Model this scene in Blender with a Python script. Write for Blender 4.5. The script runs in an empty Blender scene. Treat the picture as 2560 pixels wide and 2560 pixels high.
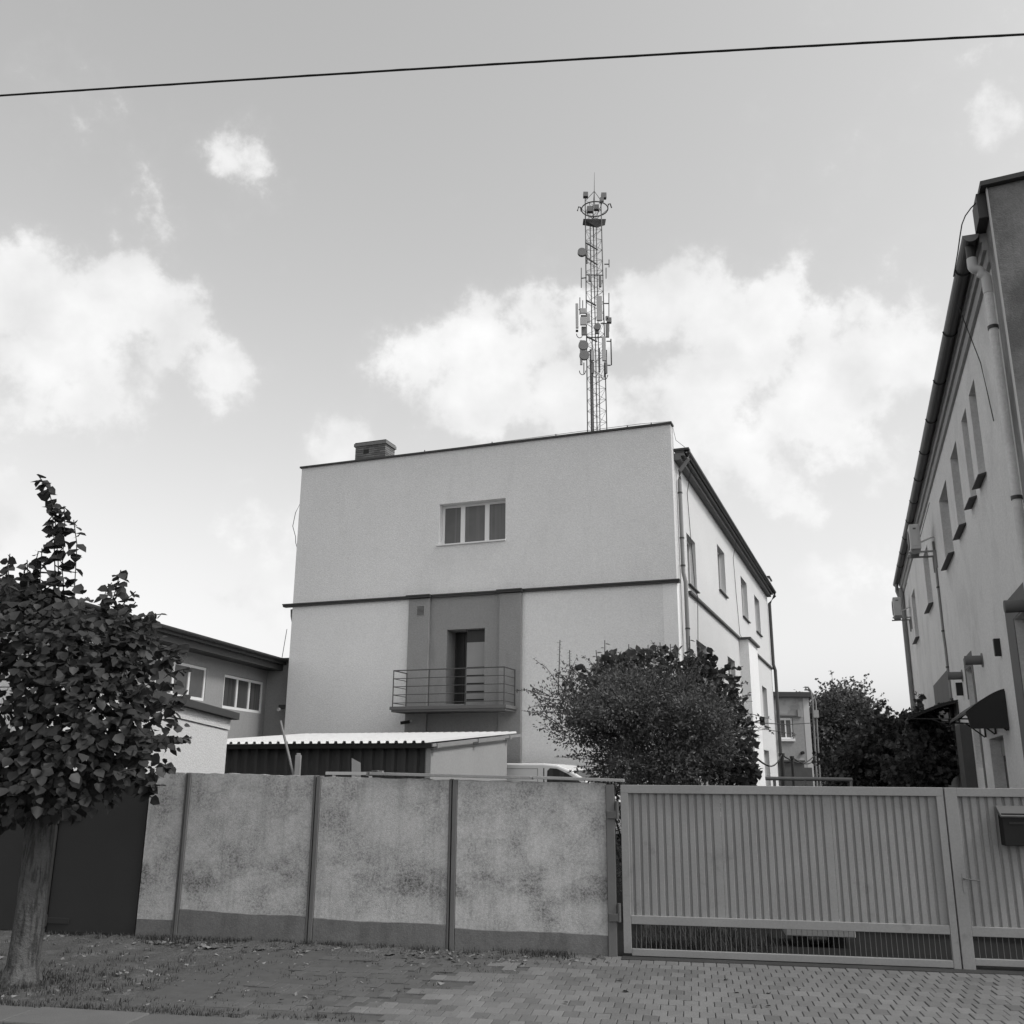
import bpy, math, random
import numpy as np
from mathutils import Matrix, Vector
rng = np.random.default_rng(7); random.seed(7)
sc = bpy.context.scene
COL = sc.collection

# ------------------------------------------------------------------ camera
F = 2397.0; EYE = 1.8
Uc = np.array([60, 8730, 2397.0]); Uc /= np.linalg.norm(Uc)          # world up in (right, up, forward) camera axes
Yc = np.array([0, 0, 1.0]) - Uc[2]*Uc; Yc /= np.linalg.norm(Yc)
Xc = -np.cross(Yc, Uc); Xc = Xc if Xc[0] > 0 else -Xc
M = np.array([Xc, Yc, Uc])
CAM = np.array([0, 0, EYE])
cd = bpy.data.cameras.new('camera'); cam = bpy.data.objects.new('camera', cd); COL.objects.link(cam)
cd.sensor_width = 36; cd.lens = 36*F/2560; cd.clip_end = 3000; cd.clip_start = 0.05
mw = Matrix.Identity(4)
for i in range(3):
    mw[i][0] = M[i][0]; mw[i][1] = M[i][1]; mw[i][2] = -M[i][2]; mw[i][3] = CAM[i]
cam.matrix_world = mw
sc.camera = cam
def ray(px, py): return M @ np.array([px-1280, 1280-py, F])
def at_y(px, py, Y): d = ray(px, py); return CAM + d*(Y/d[1])
def on_ground(px, py, z=0.0): d = ray(px, py); return CAM + d*((z-EYE)/d[2])
def project(p):
    d = M.T @ (np.asarray(p, float)-CAM); return 1280+F*d[0]/d[2], 1280-F*d[1]/d[2]

# ------------------------------------------------------------------ sky
SUN_AZ, SUN_EL = 112.0, 49.0
sc.view_settings.view_transform = 'Standard'; sc.view_settings.look = 'None'
sc.view_settings.exposure = 0.42; sc.view_settings.gamma = 1
w = bpy.data.worlds.new('World'); sc.world = w; w.use_nodes = True
nt = w.node_tree; nt.nodes.clear()
def N(tree, typ, **kw):
    n = tree.nodes.new(typ)
    for k, v_ in kw.items(): setattr(n, k, v_)
    return n
def math_node(tree, op, a, b=None, c=None, clamp=False):
    n = tree.nodes.new('ShaderNodeMath'); n.operation = op; n.use_clamp = clamp
    for i, x in enumerate((a, b, c)):
        if x is None: continue
        if hasattr(x, 'is_output'): tree.links.new(x, n.inputs[i])
        else: n.inputs[i].default_value = x
    return n.outputs[0]
def maprange(tree, x, a, b, c, d, smooth=True):
    n = tree.nodes.new('ShaderNodeMapRange'); n.interpolation_type = 'SMOOTHSTEP' if smooth else 'LINEAR'
    tree.links.new(x, n.inputs[0])
    for i, q in enumerate((a, b, c, d)): n.inputs[i+1].default_value = q
    return n.outputs[0]
sky = N(nt, 'ShaderNodeTexSky'); sky.sky_type = 'NISHITA'; sky.sun_disc = False
sky.sun_elevation = math.radians(SUN_EL); sky.sun_rotation = math.radians(SUN_AZ)
sky.air_density = 1.5; sky.dust_density = 1.6; sky.ozone_density = 1.0
spc = N(nt, 'ShaderNodeSeparateColor'); nt.links.new(sky.outputs[0], spc.inputs[0])       # panchromatic film: blue counts most
base = math_node(nt, 'ADD', math_node(nt, 'MULTIPLY', spc.outputs[0], .198), math_node(nt, 'ADD', math_node(nt, 'MULTIPLY', spc.outputs[1], .295), math_node(nt, 'MULTIPLY', spc.outputs[2], .495)))
tc = N(nt, 'ShaderNodeTexCoord'); DIR = tc.outputs['Generated']
def noise(tree, vec, scale, detail=5, rough=.55, dist=0.0):
    n = tree.nodes.new('ShaderNodeTexNoise'); n.inputs['Scale'].default_value = scale
    n.inputs['Detail'].default_value = detail; n.inputs['Roughness'].default_value = rough
    n.inputs['Distortion'].default_value = dist
    if vec is not None: tree.links.new(vec, n.inputs['Vector'])
    return n.outputs['Fac']
def dirv(px, py): d = ray(px, py); return d/np.linalg.norm(d)
# cumulus heaps: (pixel centre of the heap, angular radius in pixels, weight)
CLOUDS = [(40,760,170,.95),(170,780,150,.95),(300,765,140,.95),(420,830,130,.9),(540,905,100,.7),(120,900,190,.75),(280,950,110,.5),
          (560,385,85,.72),(470,405,80,.2),(400,430,60,.1),
          (1040,900,130,.95),(1180,860,150,1),(1330,850,150,1),(1480,840,130,1),(1640,800,150,1),(1790,800,160,1),(1910,800,140,1),
          (2060,880,120,.95),(2160,880,150,1),(2290,880,150,1),(2430,900,160,1),(1150,1000,150,.8),(1400,990,220,.9),(1750,980,240,.95),(2080,1020,200,.85),
          (1250,1090,100,.5),(860,1115,70,.55),(780,1105,50,.45),(2470,285,90,.18),(2390,250,60,.08),
          (2080,1440,130,.5),(2220,1430,100,.4),(20,1300,110,.45),(640,1440,130,.35),(1900,1180,240,.6)]
field = None
for px, py, r, wgt in CLOUDS:
    c = dirv(px, py)
    dn = N(nt, 'ShaderNodeVectorMath'); dn.operation = 'DISTANCE'; nt.links.new(DIR, dn.inputs[0]); dn.inputs[1].default_value = tuple(c)
    rad = r/2450.0
    f_ = math_node(nt, 'MULTIPLY_ADD', dn.outputs['Value'], -wgt/rad, wgt)
    field = f_ if field is None else math_node(nt, 'SMOOTH_MAX', field, f_, .28)
field = math_node(nt, 'MAXIMUM', field, -0.8)
n1 = noise(nt, DIR, 14, 12, .6, .0); n2 = noise(nt, DIR, 4.0, 4, .5); n3 = noise(nt, DIR, 16, 5, .5, .0); n4 = noise(nt, DIR, 5.5, 2, .5, 0)
fld = math_node(nt, 'ADD', field, math_node(nt, 'ADD', math_node(nt, 'MULTIPLY_ADD', n1, 2.6, -1.3), math_node(nt, 'MULTIPLY_ADD', n4, 1.2, -.62)))
# the rest of the sky carries the same scattered heaps
wide = math_node(nt, 'MULTIPLY_ADD', n2, 5.0, -3.05)
sep = N(nt, 'ShaderNodeSeparateXYZ'); nt.links.new(DIR, sep.inputs[0])
dc = N(nt, 'ShaderNodeVectorMath'); dc.operation = 'DOT_PRODUCT'; nt.links.new(DIR, dc.inputs[0]); dc.inputs[1].default_value = tuple(dirv(1280, 900))
outside = maprange(nt, dc.outputs['Value'], .80, .66, 0, 1)
wide = math_node(nt, 'MULTIPLY', math_node(nt, 'ADD', wide, math_node(nt, 'MULTIPLY_ADD', n1, 1.6, -.8)), outside)
mask_a = math_node(nt, 'ADD', math_node(nt, 'MULTIPLY', maprange(nt, fld, -.03, .44, 0, 1), .74), math_node(nt, 'MULTIPLY', maprange(nt, fld, -.35, 1.0, 0, 1), .26))
mask_b = maprange(nt, wide, .05, .7, 0, 1)
mask = math_node(nt, 'MAXIMUM', mask_a, mask_b)
shade = math_node(nt, 'MULTIPLY_ADD', n3, 2.4, 3.35)
mix = N(nt, 'ShaderNodeMix'); mix.data_type = 'FLOAT'
nt.links.new(math_node(nt, 'MULTIPLY', mask, .97), mix.inputs[0]); nt.links.new(base, mix.inputs[2]); nt.links.new(shade, mix.inputs[3])
bg = N(nt, 'ShaderNodeBackground'); nt.links.new(mix.outputs[0], bg.inputs[0]); bg.inputs[1].default_value = 0.15
wo = N(nt, 'ShaderNodeOutputWorld'); nt.links.new(bg.outputs[0], wo.inputs[0])
# ------------------------------------------------------------------ sun
sd = bpy.data.lights.new('sun', 'SUN'); sd.energy = 1.5; sd.angle = math.radians(10); sd.color = (1, .985, .965)
so = bpy.data.objects.new('sun', sd); COL.objects.link(so)
az, el = math.radians(SUN_AZ), math.radians(SUN_EL)
so.rotation_euler = Vector((math.sin(az)*math.cos(el), math.cos(az)*math.cos(el), math.sin(el))).to_track_quat('Z', 'Y').to_euler()
so.location = (30, -10, 40)

# ------------------------------------------------------------------ materials
MATS = {}
def mat(name, v, rough=.8, var=.10, scale=1.5, fine=0.0, fscale=60, bump=0.0, bscale=90, bdist=.01, metal=0.0, spec=.3, extra=None, rnd=0.0):
    m = bpy.data.materials.new(name); m.use_nodes = True; t = m.node_tree
    b = t.nodes['Principled BSDF']; g = t.nodes.new('ShaderNodeNewGeometry'); pos = g.outputs['Position']
    val = math_node(t, 'MULTIPLY_ADD', noise(t, pos, scale, 5, .6), 2*var, 1-var)
    if fine: val = math_node(t, 'MULTIPLY', val, math_node(t, 'MULTIPLY_ADD', noise(t, pos, fscale, 3, .7), 2*fine, 1-fine))
    if rnd:
        oi = t.nodes.new('ShaderNodeObjectInfo'); val = math_node(t, 'MULTIPLY', val, math_node(t, 'MULTIPLY_ADD', oi.outputs['Random'], 2*rnd, 1-rnd))
    val = math_node(t, 'MULTIPLY', val, v)
    if extra: val = extra(t, pos, val)
    cc = t.nodes.new('ShaderNodeCombineColor')
    for i in range(3): t.links.new(val, cc.inputs[i])
    t.links.new(cc.outputs[0], b.inputs['Base Color'])
    b.inputs['Roughness'].default_value = rough; b.inputs['Metallic'].default_value = metal; b.inputs['Specular IOR Level'].default_value = spec
    if bump:
        bn = t.nodes.new('ShaderNodeBump'); bn.inputs['Strength'].default_value = bump; bn.inputs['Distance'].default_value = bdist
        t.links.new(noise(t, pos, bscale, 4, .65), bn.inputs['Height']); t.links.new(bn.outputs[0], b.inputs['Normal'])
    if name in ('yard', 'soil', 'joint', 'kerb', 'asphalt', 'pebbledash', 'plinth') or name.startswith('paver'): b.inputs['Specular IOR Level'].default_value = .04
    MATS[name] = m; return m
def mix_to(t, val, mask, target):
    n = t.nodes.new('ShaderNodeMix'); n.data_type = 'FLOAT'; t.links.new(mask, n.inputs[0]); t.links.new(val, n.inputs[2]); n.inputs[3].default_value = target
    return n.outputs[0]
def scaled(t, pos, sx, sy, sz):
    n = t.nodes.new('ShaderNodeVectorMath'); n.operation = 'MULTIPLY'; t.links.new(pos, n.inputs[0]); n.inputs[1].default_value = (sx, sy, sz); return n.outputs[0]
def streaks(amount, target, sc_=1.2, lo=.52, hi=.72):
    def f(t, pos, val):
        m_ = maprange(t, noise(t, scaled(t, pos, sc_, sc_, sc_*.3), 2.2, 6, .65), lo, hi, 0, amount)
        return mix_to(t, val, m_, target)
    return f
def pebbledash(t, pos, val):
    blot = maprange(t, noise(t, pos, 2.1, 6, .68), .36, .72, 0, 1)
    speck = maprange(t, noise(t, pos, 42, 5, .75), .40, .68, 0, 1)
    v1 = mix_to(t, val, math_node(t, 'MULTIPLY', blot, math_node(t, 'MULTIPLY_ADD', speck, .62, .22)), .05)
    streak = maprange(t, noise(t, scaled(t, pos, 5, 5, .5), 2, 4, .6), .5, .75, 0, .3)
    v1 = mix_to(t, v1, streak, .14)
    sx = t.nodes.new('ShaderNodeSeparateXYZ'); t.links.new(pos, sx.inputs[0])
    low = math_node(t, 'MULTIPLY', maprange(t, sx.outputs[2], .45, .62, 0, 1), maprange(t, sx.outputs[2], 1.05, .72, 0, 1))
    blot2 = maprange(t, noise(t, scaled(t, pos, 1, 1, 2), 1.4, 3, .6), .42, .62, 0, 1)
    return mix_to(t, v1, math_node(t, 'MULTIPLY', math_node(t, 'MULTIPLY', low, blot2), math_node(t, 'MULTIPLY_ADD', speck, .55, .3)), .045)
mat('stucco_grey', .76, .95, .07, .5, .22, 17, .8, 30, .02, extra=streaks(.3, .60, 1.0, .5, .75))
mat('stucco_light', .80, .95, .06, .5, .20, 17, .8, 30, .02, extra=streaks(.2, .66, .8, .5, .8))
mat('stucco_white', .60, .95, .05, .6, .16, 17, .8, 30, .02, extra=streaks(.25, .6, .7, .5, .75))
mat('stucco_strip', .88, .95, .05, .6, .12, 17, .8, 30, .02)
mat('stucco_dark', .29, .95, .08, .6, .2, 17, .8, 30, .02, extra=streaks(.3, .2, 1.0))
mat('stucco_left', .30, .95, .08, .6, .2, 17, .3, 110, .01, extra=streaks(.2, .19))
mat('stucco_right', .74, .95, .12, .6, .26, 22, .8, 35, .015, extra=lambda t, p, v_: mix_to(t, v_, maprange(t, noise(t, scaled(t, p, 1, 1, .8), .9, 7, .7), .46, .7, 0, .45), .50))
def rough_front(t, pos, val):
    m1 = maprange(t, noise(t, scaled(t, pos, 1, 1, .6), 1.1, 6, .65), .45, .65, 0, .8)
    v1 = mix_to(t, val, m1, .11)
    return mix_to(t, v1, maprange(t, noise(t, pos, 2.1, 5, .6), .6, .74, 0, .6), .34)
mat('stucco_rough', .24, .95, .18, .8, .3, 22, .7, 45, .02, extra=rough_front)
mat('far_plaster', .30, .95, .14, .35, .24, 7, extra=lambda t, p, v_: mix_to(t, v_, maprange(t, noise(t, p, .55, 5, .6), .5, .56, 0, .8), .42))
mat('far_plaster_light', .5, .95, .1, .5)
mat('pebbledash', .50, .97, .16, 2.4, .42, 38, .6, 110, .01, extra=pebbledash)
mat('plinth', .175, .95, .3, 3.2, .35, 38, .5, 60, .01, extra=streaks(.5, .10, 2, .45, .7))
mat('concrete_cap', .25, .95, .2, 4, .2, 50, .6, 70, .01)
mat('post_steel', .14, .7, .22, 3, .1, 40, .2, 60, .005)
mat('rust_and_slit_shade', .035, .85, .3, 5, .2, 60, .3, 50, .005)  # dark steel, and the painted shade inside the fence post slits
mat('gate_paint', .265, .55, .16, 1.9, .17, 50, .1, 60, .003, spec=.4, extra=lambda t, p, v_: mix_to(t, v_, maprange(t, noise(t, p, 2.6, 6, .65), .58, .76, 0, .45), .10))
mat('threshold_shade', .055, .95, .3, 3, .3, 40, .4, 60, .01, spec=.05)  # dark tone has the shade beneath the gate painted in
mat('gate_dark', .032, .6, .15, 2, .1, 50, .1, 60, .004)
mat('bar_steel', .16, .5, .1, 5)
mat('hinge', .10, .6, .3, 12, .2, 60)
mat('mailbox', .014, .85, .25, 6, .1, 60, .15, 120, .002)
mat('mailbox_lid', .11, .5, .12, 6)
mat('coping', .06, .6, .15, 2)
mat('roof_felt', .07, .9, .2, 1)
mat('gutter', .045, .45, .2, 1.5, .1, 30, spec=.4)
mat('pipe_zinc', .22, .45, .15, 2, .06, 40, spec=.4)
mat('pipe_grey', .17, .5, .15, 2)
mat('pipe_white', .55, .45, .08, 3)
mat('moulding', .36, .95, .15, 1.5, .15, 25)
mat('soffit', .16, .9, .12, 1.5)
mat('frame_white', .78, .4, .03, 3)
mat('frame_grey', .3, .5, .08, 3)
def glass(name, v, rough=.06, spec=.5, curtain=0):
    def ex(t, pos, val):
        if not curtain: return val
        return mix_to(t, val, maprange(t, noise(t, scaled(t, pos, 9, 9, .15), 1, 3, .5), .45, .6, 0, .75), curtain)
    return mat(name, v, rough, .35, 1.3, spec=spec, extra=ex, rnd=.35)
glass('glass', .075, curtain=.09); glass('glass_dark', .02, curtain=.05)
glass('glass_curtain', .13, .12, .4, .15)
mat('brick', .17, .9, .2, 8, .15, 60, .4, 90, .005, rnd=.25)
mat('mortar', .05, .95, .2, 9)
mat('black_iron', .04, .6, .2, 4)
mat('rail_iron', .065, .55, .2, 5)
mat('balcony_slab', .14, .85, .15, 1.5, .1, 40, .2, 80, .005)
mat('door_panel', .30, .6, .1, 1.2, .04, 40)
mat('door_dark', .03, .3, .2, 2)
mat('shed_roof', .62, .6, .07, .8, .05, 30, extra=streaks(.3, .55, .8))
mat('shed_sheet', .065, .6, .25, .8, .1, 30, extra=streaks(.5, .085, 2.5))
mat('shed_gable', .36, .95, .1, .8, .2, 20, .6, 40, .01)
mat('timber', .28, .85, .2, 4, .1, 40)
mat('timber_dark', .09, .85, .25, 3)
mat('van_paint', .78, .25, .02, 1, spec=.5)
mat('rubber', .02, .8, .1, 4)
mat('chrome', .45, .25, .05, 4, metal=.8)
mat('lamp_glass', .5, .1, .05, 4)
mat('plastic_black', .02, .5, .1, 4)
mat('ac_white', .52, .5, .06, 4, extra=streaks(.35, .35, 3))
mat('ac_grille', .12, .6, .1, 6)
mat('galvanised', .24, .5, .18, 3, metal=.2)
mat('mast_steel', .11, .5, .2, 1)
mat('antenna_white', .42, .5, .08, 1)
mat('antenna_grey', .2, .5, .15, 1)
mat('awning', .022, .7, .2, 3, spec=.4)
mat('bark', .105, .95, .35, 7, .3, 40, 1.0, 28, .03, extra=lambda t, p, v_: mix_to(t, v_, maprange(t, noise(t, scaled(t, p, 3.2, 3.2, .5), 8, 4, .6), .46, .6, 0, .75), .035))
mat('twig', .05, .9, .25, 9)
mat('soil', .10, .98, .3, 1.6, .3, 34, .9, 26, .03, extra=lambda t, p, v_: mix_to(t, v_, maprange(t, noise(t, scaled(t, p, 1, 2.4, 1), 2.6, 6, .65), .52, .7, 0, .6), .19))
mat('yard', .024, .97, .25, .7, .2, 20, .4, 30, .01)
mat('asphalt', .075, .95, .15, 1.2, .3, 90, .5, 120, .005)
mat('paver_light', .175, .93, .2, 2.6, .3, 70, .5, 120, .004, rnd=.10, extra=streaks(.35, .13, 2, .5, .75))
mat('paver_mid', .16, .93, .2, 2.6, .3, 70, .5, 120, .004, rnd=.12, extra=streaks(.35, .10, 2, .5, .75))
mat('paver_dark', .138, .93, .2, 2.6, .3, 70, .5, 120, .004, rnd=.12)
mat('paver_dirty', .115, .95, .22, 4, .2, 60, .5, 90, .006, rnd=.15)
mat('joint', .095, .98, .25, 8, .2, 60)
mat('kerb', .125, .95, .18, 3, .15, 60, .5, 90, .005, rnd=.08, extra=streaks(.3, .1, 2))
mat('cable', .012, .6, .1, 3)
mat('dry_leaf', .08, .8, .4, 30)
mat('stone', .22, .9, .3, 20)
mat('slab_pale', .42, .9, .12, 3)
def leafmat(name, v, var=.35, scale=3, trans=.22, rough=.5, rnd=0):
    m = bpy.data.materials.new(name); m.use_nodes = True; t = m.node_tree; t.nodes.clear()
    g = t.nodes.new('ShaderNodeNewGeometry')
    val = math_node(t, 'MULTIPLY_ADD', noise(t, g.outputs['Position'], scale, 3, .6), 2*var, 1-var)
    val = math_node(t, 'MULTIPLY', val, math_node(t, 'MULTIPLY_ADD', g.outputs['Random Per Island'], .8, .6))
    if rnd:
        oi = t.nodes.new('ShaderNodeObjectInfo'); val = math_node(t, 'MULTIPLY', val, math_node(t, 'MULTIPLY_ADD', oi.outputs['Random'], .8, .6))
    val = math_node(t, 'MULTIPLY', val, v)
    cc = t.nodes.new('ShaderNodeCombineColor')
    for i in range(3): t.links.new(val, cc.inputs[i])
    b = t.nodes.new('ShaderNodeBsdfPrincipled'); t.links.new(cc.outputs[0], b.inputs['Base Color']); b.inputs['Roughness'].default_value = rough; b.inputs['Specular IOR Level'].default_value = .25
    tr = t.nodes.new('ShaderNodeBsdfTranslucent'); t.links.new(cc.outputs[0], tr.inputs[0])
    mx = t.nodes.new('ShaderNodeMixShader'); mx.inputs[0].default_value = trans; t.links.new(b.outputs[0], mx.inputs[1]); t.links.new(tr.outputs[0], mx.inputs[2])
    o = t.nodes.new('ShaderNodeOutputMaterial'); t.links.new(mx.outputs[0], o.inputs[0]); MATS[name] = m
leafmat('leaf_street', .05, .35, 2.5, .3); leafmat('leaf_shrub', .125, .4, 4.5, .3); leafmat('leaf_lilac', .07, .3, 3, .3)
leafmat('leaf_far', .12, .4, .8, .3); leafmat('leaf_vine', .08, .4, 1.5, .3); leafmat('grass', .07, .4, 3, .2, .7)

# ------------------------------------------------------------------ mesh helpers
class Fr:
    """right-handed plan frame: u to the right, v away from the camera, turned clockwise by deg"""
    def __init__(s, deg, o=(0, 0, 0)):
        a = math.radians(deg); s.u = np.array([math.cos(a), -math.sin(a), 0]); s.v = np.array([math.sin(a), math.cos(a), 0]); s.o = np.array(o, float); s.deg = deg
    def W(s, u, v_, z): return s.o + s.u*u + s.v*v_ + np.array([0, 0, z])
    def on_u(s, px, py, u): d = ray(px, py); t = (u - (CAM-s.o) @ s.u)/(d @ s.u); p = CAM + d*t - s.o; return p @ s.u, p @ s.v, p[2]
    def on_v(s, px, py, v_): d = ray(px, py); t = (v_ - (CAM-s.o) @ s.v)/(d @ s.v); p = CAM + d*t - s.o; return p @ s.u, p @ s.v, p[2]
WORLD = Fr(0)
MAIN = Fr(20.9); RIGHT = Fr(19.1); LEFT = Fr(10.8)
FA = on_ground(340, 2350); FC = on_ground(2417, 2432)
FENCE = Fr(math.degrees(math.atan2(-(FC-FA)[1], (FC-FA)[0])), FA)

class MB:
    def __init__(s, fr=WORLD): s.v = []; s.f = []; s.fr = fr; s.smooth = False
    def add(s, vs, fs):
        o = len(s.v); s.v += [tuple(s.fr.W(*p)) for p in vs]; s.f += [tuple(i+o for i in f) for f in fs]; return s
    def box(s, u0, u1, v0, v1, z0, z1):
        a = [(u0,v0,z0),(u1,v0,z0),(u1,v1,z0),(u0,v1,z0),(u0,v0,z1),(u1,v0,z1),(u1,v1,z1),(u0,v1,z1)]
        return s.add(a, [(0,3,2,1),(4,5,6,7),(0,1,5,4),(1,2,6,5),(2,3,7,6),(3,0,4,7)])
    def hexa(s, p):  # 8 points bottom then top
        return s.add(p, [(0,3,2,1),(4,5,6,7),(0,1,5,4),(1,2,6,5),(2,3,7,6),(3,0,4,7)])
    def quad(s, a, b, c, d): return s.add([a, b, c, d], [(0,1,2,3)])
    def poly(s, pts): return s.add(pts, [tuple(range(len(pts)))])
    def prism(s, prof, fn, t0, t1):
        """profile (2D list) swept straight: fn(a, b, t) -> frame point"""
        n = len(prof); vs = [fn(a, b, t0) for a, b in prof]+[fn(a, b, t1) for a, b in prof]
        return s.add(vs, [tuple(range(n))[::-1], tuple(range(n, 2*n))]+[(i, (i+1) % n, n+(i+1) % n, n+i) for i in range(n)])
    def sheet(s, prof, fn, t0, t1):
        n = len(prof); vs = [fn(a, b, t0) for a, b in prof]+[fn(a, b, t1) for a, b in prof]
        return s.add(vs, [(i, i+1, n+i+1, n+i) for i in range(n-1)])
    def tube(s, path, r, seg=8, cap=True):
        P = [np.array(p, float) for p in path]; n = len(P); R = r if hasattr(r, '__len__') else [r]*n
        vs = []; fs = []
        ref = np.array([0, 0, 1.0])
        for i in range(n):
            t = P[min(i+1, n-1)]-P[max(i-1, 0)]; t = t/(np.linalg.norm(t)+1e-9)
            rr = ref if abs(t @ ref) < .95 else np.array([1.0, 0, 0])
            a = np.cross(t, rr); a /= np.linalg.norm(a); b = np.cross(t, a)
            for k in range(seg):
                q = 2*math.pi*k/seg; vs.append(tuple(P[i]+R[i]*(a*math.cos(q)+b*math.sin(q))))
        for i in range(n-1):
            for k in range(seg):
                k2 = (k+1) % seg; fs.append((i*seg+k, i*seg+k2, (i+1)*seg+k2, (i+1)*seg+k))
        if cap: fs += [tuple(range(seg))[::-1], tuple(range((n-1)*seg, n*seg))]
        s.smooth = True
        return s.add(vs, fs)
    def build(s, name, m, parent=None, bevel=0):
        me = bpy.data.meshes.new(name); me.from_pydata(s.v, [], s.f); me.update()
        me.materials.append(MATS[m])
        if s.smooth:
            me.polygons.foreach_set('use_smooth', [True]*len(me.polygons)); me.set_sharp_from_angle(angle=math.radians(40))
        o = bpy.data.objects.new(name, me); COL.objects.link(o); attach(o, parent)
        if bevel:
            b = o.modifiers.new('bevel', 'BEVEL'); b.width = bevel; b.segments = 2; b.limit_method = 'ANGLE'
        return o
def attach(o, parent):
    if parent is not None:
        o.parent = parent
        o.matrix_parent_inverse = Matrix.Translation(-parent.location) if parent.type == 'EMPTY' else Matrix.Identity(4)
def thing(name, label, cat, loc=(0, 0, 0), group=None):
    o = bpy.data.objects.new(name, None); COL.objects.link(o); o.location = tuple(loc); o.empty_display_size = .3
    o['label'] = label; o['category'] = cat
    if group: o['group'] = group
    return o
def tag(o, label, cat, group=None):
    o['label'] = label; o['category'] = cat
    if group: o['group'] = group
    return o
def struct(o): o['kind'] = 'structure'; return o
def box(fr, name, m, parent, u0, u1, v0, v1, z0, z1, bevel=0):
    return MB(fr).box(u0, u1, v0, v1, z0, z1).build(name, m, parent, bevel)
def arc(c, a, b, r, t0, t1, n=8):
    """points on an arc, c centre, a/b unit vectors"""
    c, a, b = map(np.array, (c, a, b)); return [tuple(c+r*(a*math.cos(t)+b*math.sin(t))) for t in np.linspace(t0, t1, n)]
def wall_holes(mb, fn, a0, a1, z0, z1, holes, depth):
    """front sheet of a wall with real openings; fn(a, inward, z) -> frame point; reveals go inward"""
    A = sorted({a0, a1, *[h[0] for h in holes], *[h[1] for h in holes]}); Z = sorted({z0, z1, *[h[2] for h in holes], *[h[3] for h in holes]})
    for i in range(len(A)-1):
        for j in range(len(Z)-1):
            ca, cz = (A[i]+A[i+1])/2, (Z[j]+Z[j+1])/2
            if any(h[0] < ca < h[1] and h[2] < cz < h[3] for h in holes): continue
            mb.quad(fn(A[i], 0, Z[j]), fn(A[i+1], 0, Z[j]), fn(A[i+1], 0, Z[j+1]), fn(A[i], 0, Z[j+1]))
    for h in holes:
        c = [(h[0], h[2]), (h[1], h[2]), (h[1], h[3]), (h[0], h[3])]
        for k in range(4):
            p, q = c[k], c[(k+1) % 4]
            mb.quad(fn(p[0], 0, p[1]), fn(p[0], depth, p[1]), fn(q[0], depth, q[1]), fn(q[0], 0, q[1]))
def window(fr_fn, fr, parent, a0, a1, z0, z1, d, parts, glassm='glass', frame='frame_white', fw=.07, mull=.09, name='window', sash=.05):
    """window in an opening at depth d: outer frame part, each pane a sub-part with its own sash"""
    m = MB(fr)
    def bx(mb, x0, x1, y0, y1, d0, d1):
        mb.hexa([fr_fn(x0, d1, y0), fr_fn(x1, d1, y0), fr_fn(x1, d0, y0), fr_fn(x0, d0, y0), fr_fn(x0, d1, y1), fr_fn(x1, d1, y1), fr_fn(x1, d0, y1), fr_fn(x0, d0, y1)])
    bx(m, a0, a1, z0, z0+fw, d, d+.06); bx(m, a0, a1, z1-fw, z1, d, d+.06)
    bx(m, a0, a0+fw, z0+fw, z1-fw, d, d+.06); bx(m, a1-fw, a1, z0+fw, z1-fw, d, d+.06)
    xs = np.cumsum([0]+parts)/sum(parts)*(a1-a0-2*fw)+a0+fw
    for x in xs[1:-1]: bx(m, x-mull/2, x+mull/2, z0+fw, z1-fw, d-.004, d+.055)
    wo_ = m.build(name, frame, parent)
    for i in range(len(parts)):
        l = xs[i]+(mull/2 if i else 0); r = xs[i+1]-(mull/2 if i < len(parts)-1 else 0)
        g = MB(fr); bx(g, l, r, z0+fw, z1-fw, d+.03, d+.04); g.build('pane', glassm, wo_)
    return wo_

# ------------------------------------------------------------------ ground, yard, street
def sheet(name, fr, u0, u1, v0, v1, z, m):
    return struct(MB(fr).quad((u0,v0,z),(u1,v0,z),(u1,v1,z),(u0,v1,z)).build(name, m))
sheet('ground', WORLD, -900, 900, -900, 900, -.16, 'yard')
struct(MB(FENCE).box(-40, 40, .12, 120, -.15, -.012).build('yard', 'yard'))
KV = -3.13                                                          # back edge of the kerb slabs in the fence frame
struct(MB(FENCE).box(-60, 60, -14, KV-.47, -.15, -.09).build('road', 'asphalt'))
# verge of bare soil with a lumpy surface
nu, nv = 150, 70
mb = MB(FENCE); vs = []
for j in range(nv+1):
    for i in range(nu+1):
        u_ = -6+11.5*i/nu; v_ = KV+(.11-KV)*j/nv
        h = .018*math.sin(u_*3.1+v_*2.3)*math.sin(v_*4.7-u_*1.3)+.012*math.sin(u_*9.7+1.3*v_)*math.sin(v_*11-u_*4)+rng.normal(0, .006)
        if v_ > -.5: h += .05*(1-abs(v_+.12)/.4) if v_ > -.52 and u_ < 5.2 else 0
        fade = min(1, max(0, (4.4+v_*.9*0-u_)/.8)) if False else 1
        vs.append((u_, v_, max(-.03, h-.012)))
fs = [(j*(nu+1)+i, j*(nu+1)+i+1, (j+1)*(nu+1)+i+1, (j+1)*(nu+1)+i) for j in range(nv) for i in range(nu)]
mb.add(vs, fs); mb.smooth = True
verge = struct(mb.build('verge', 'soil'))
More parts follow.
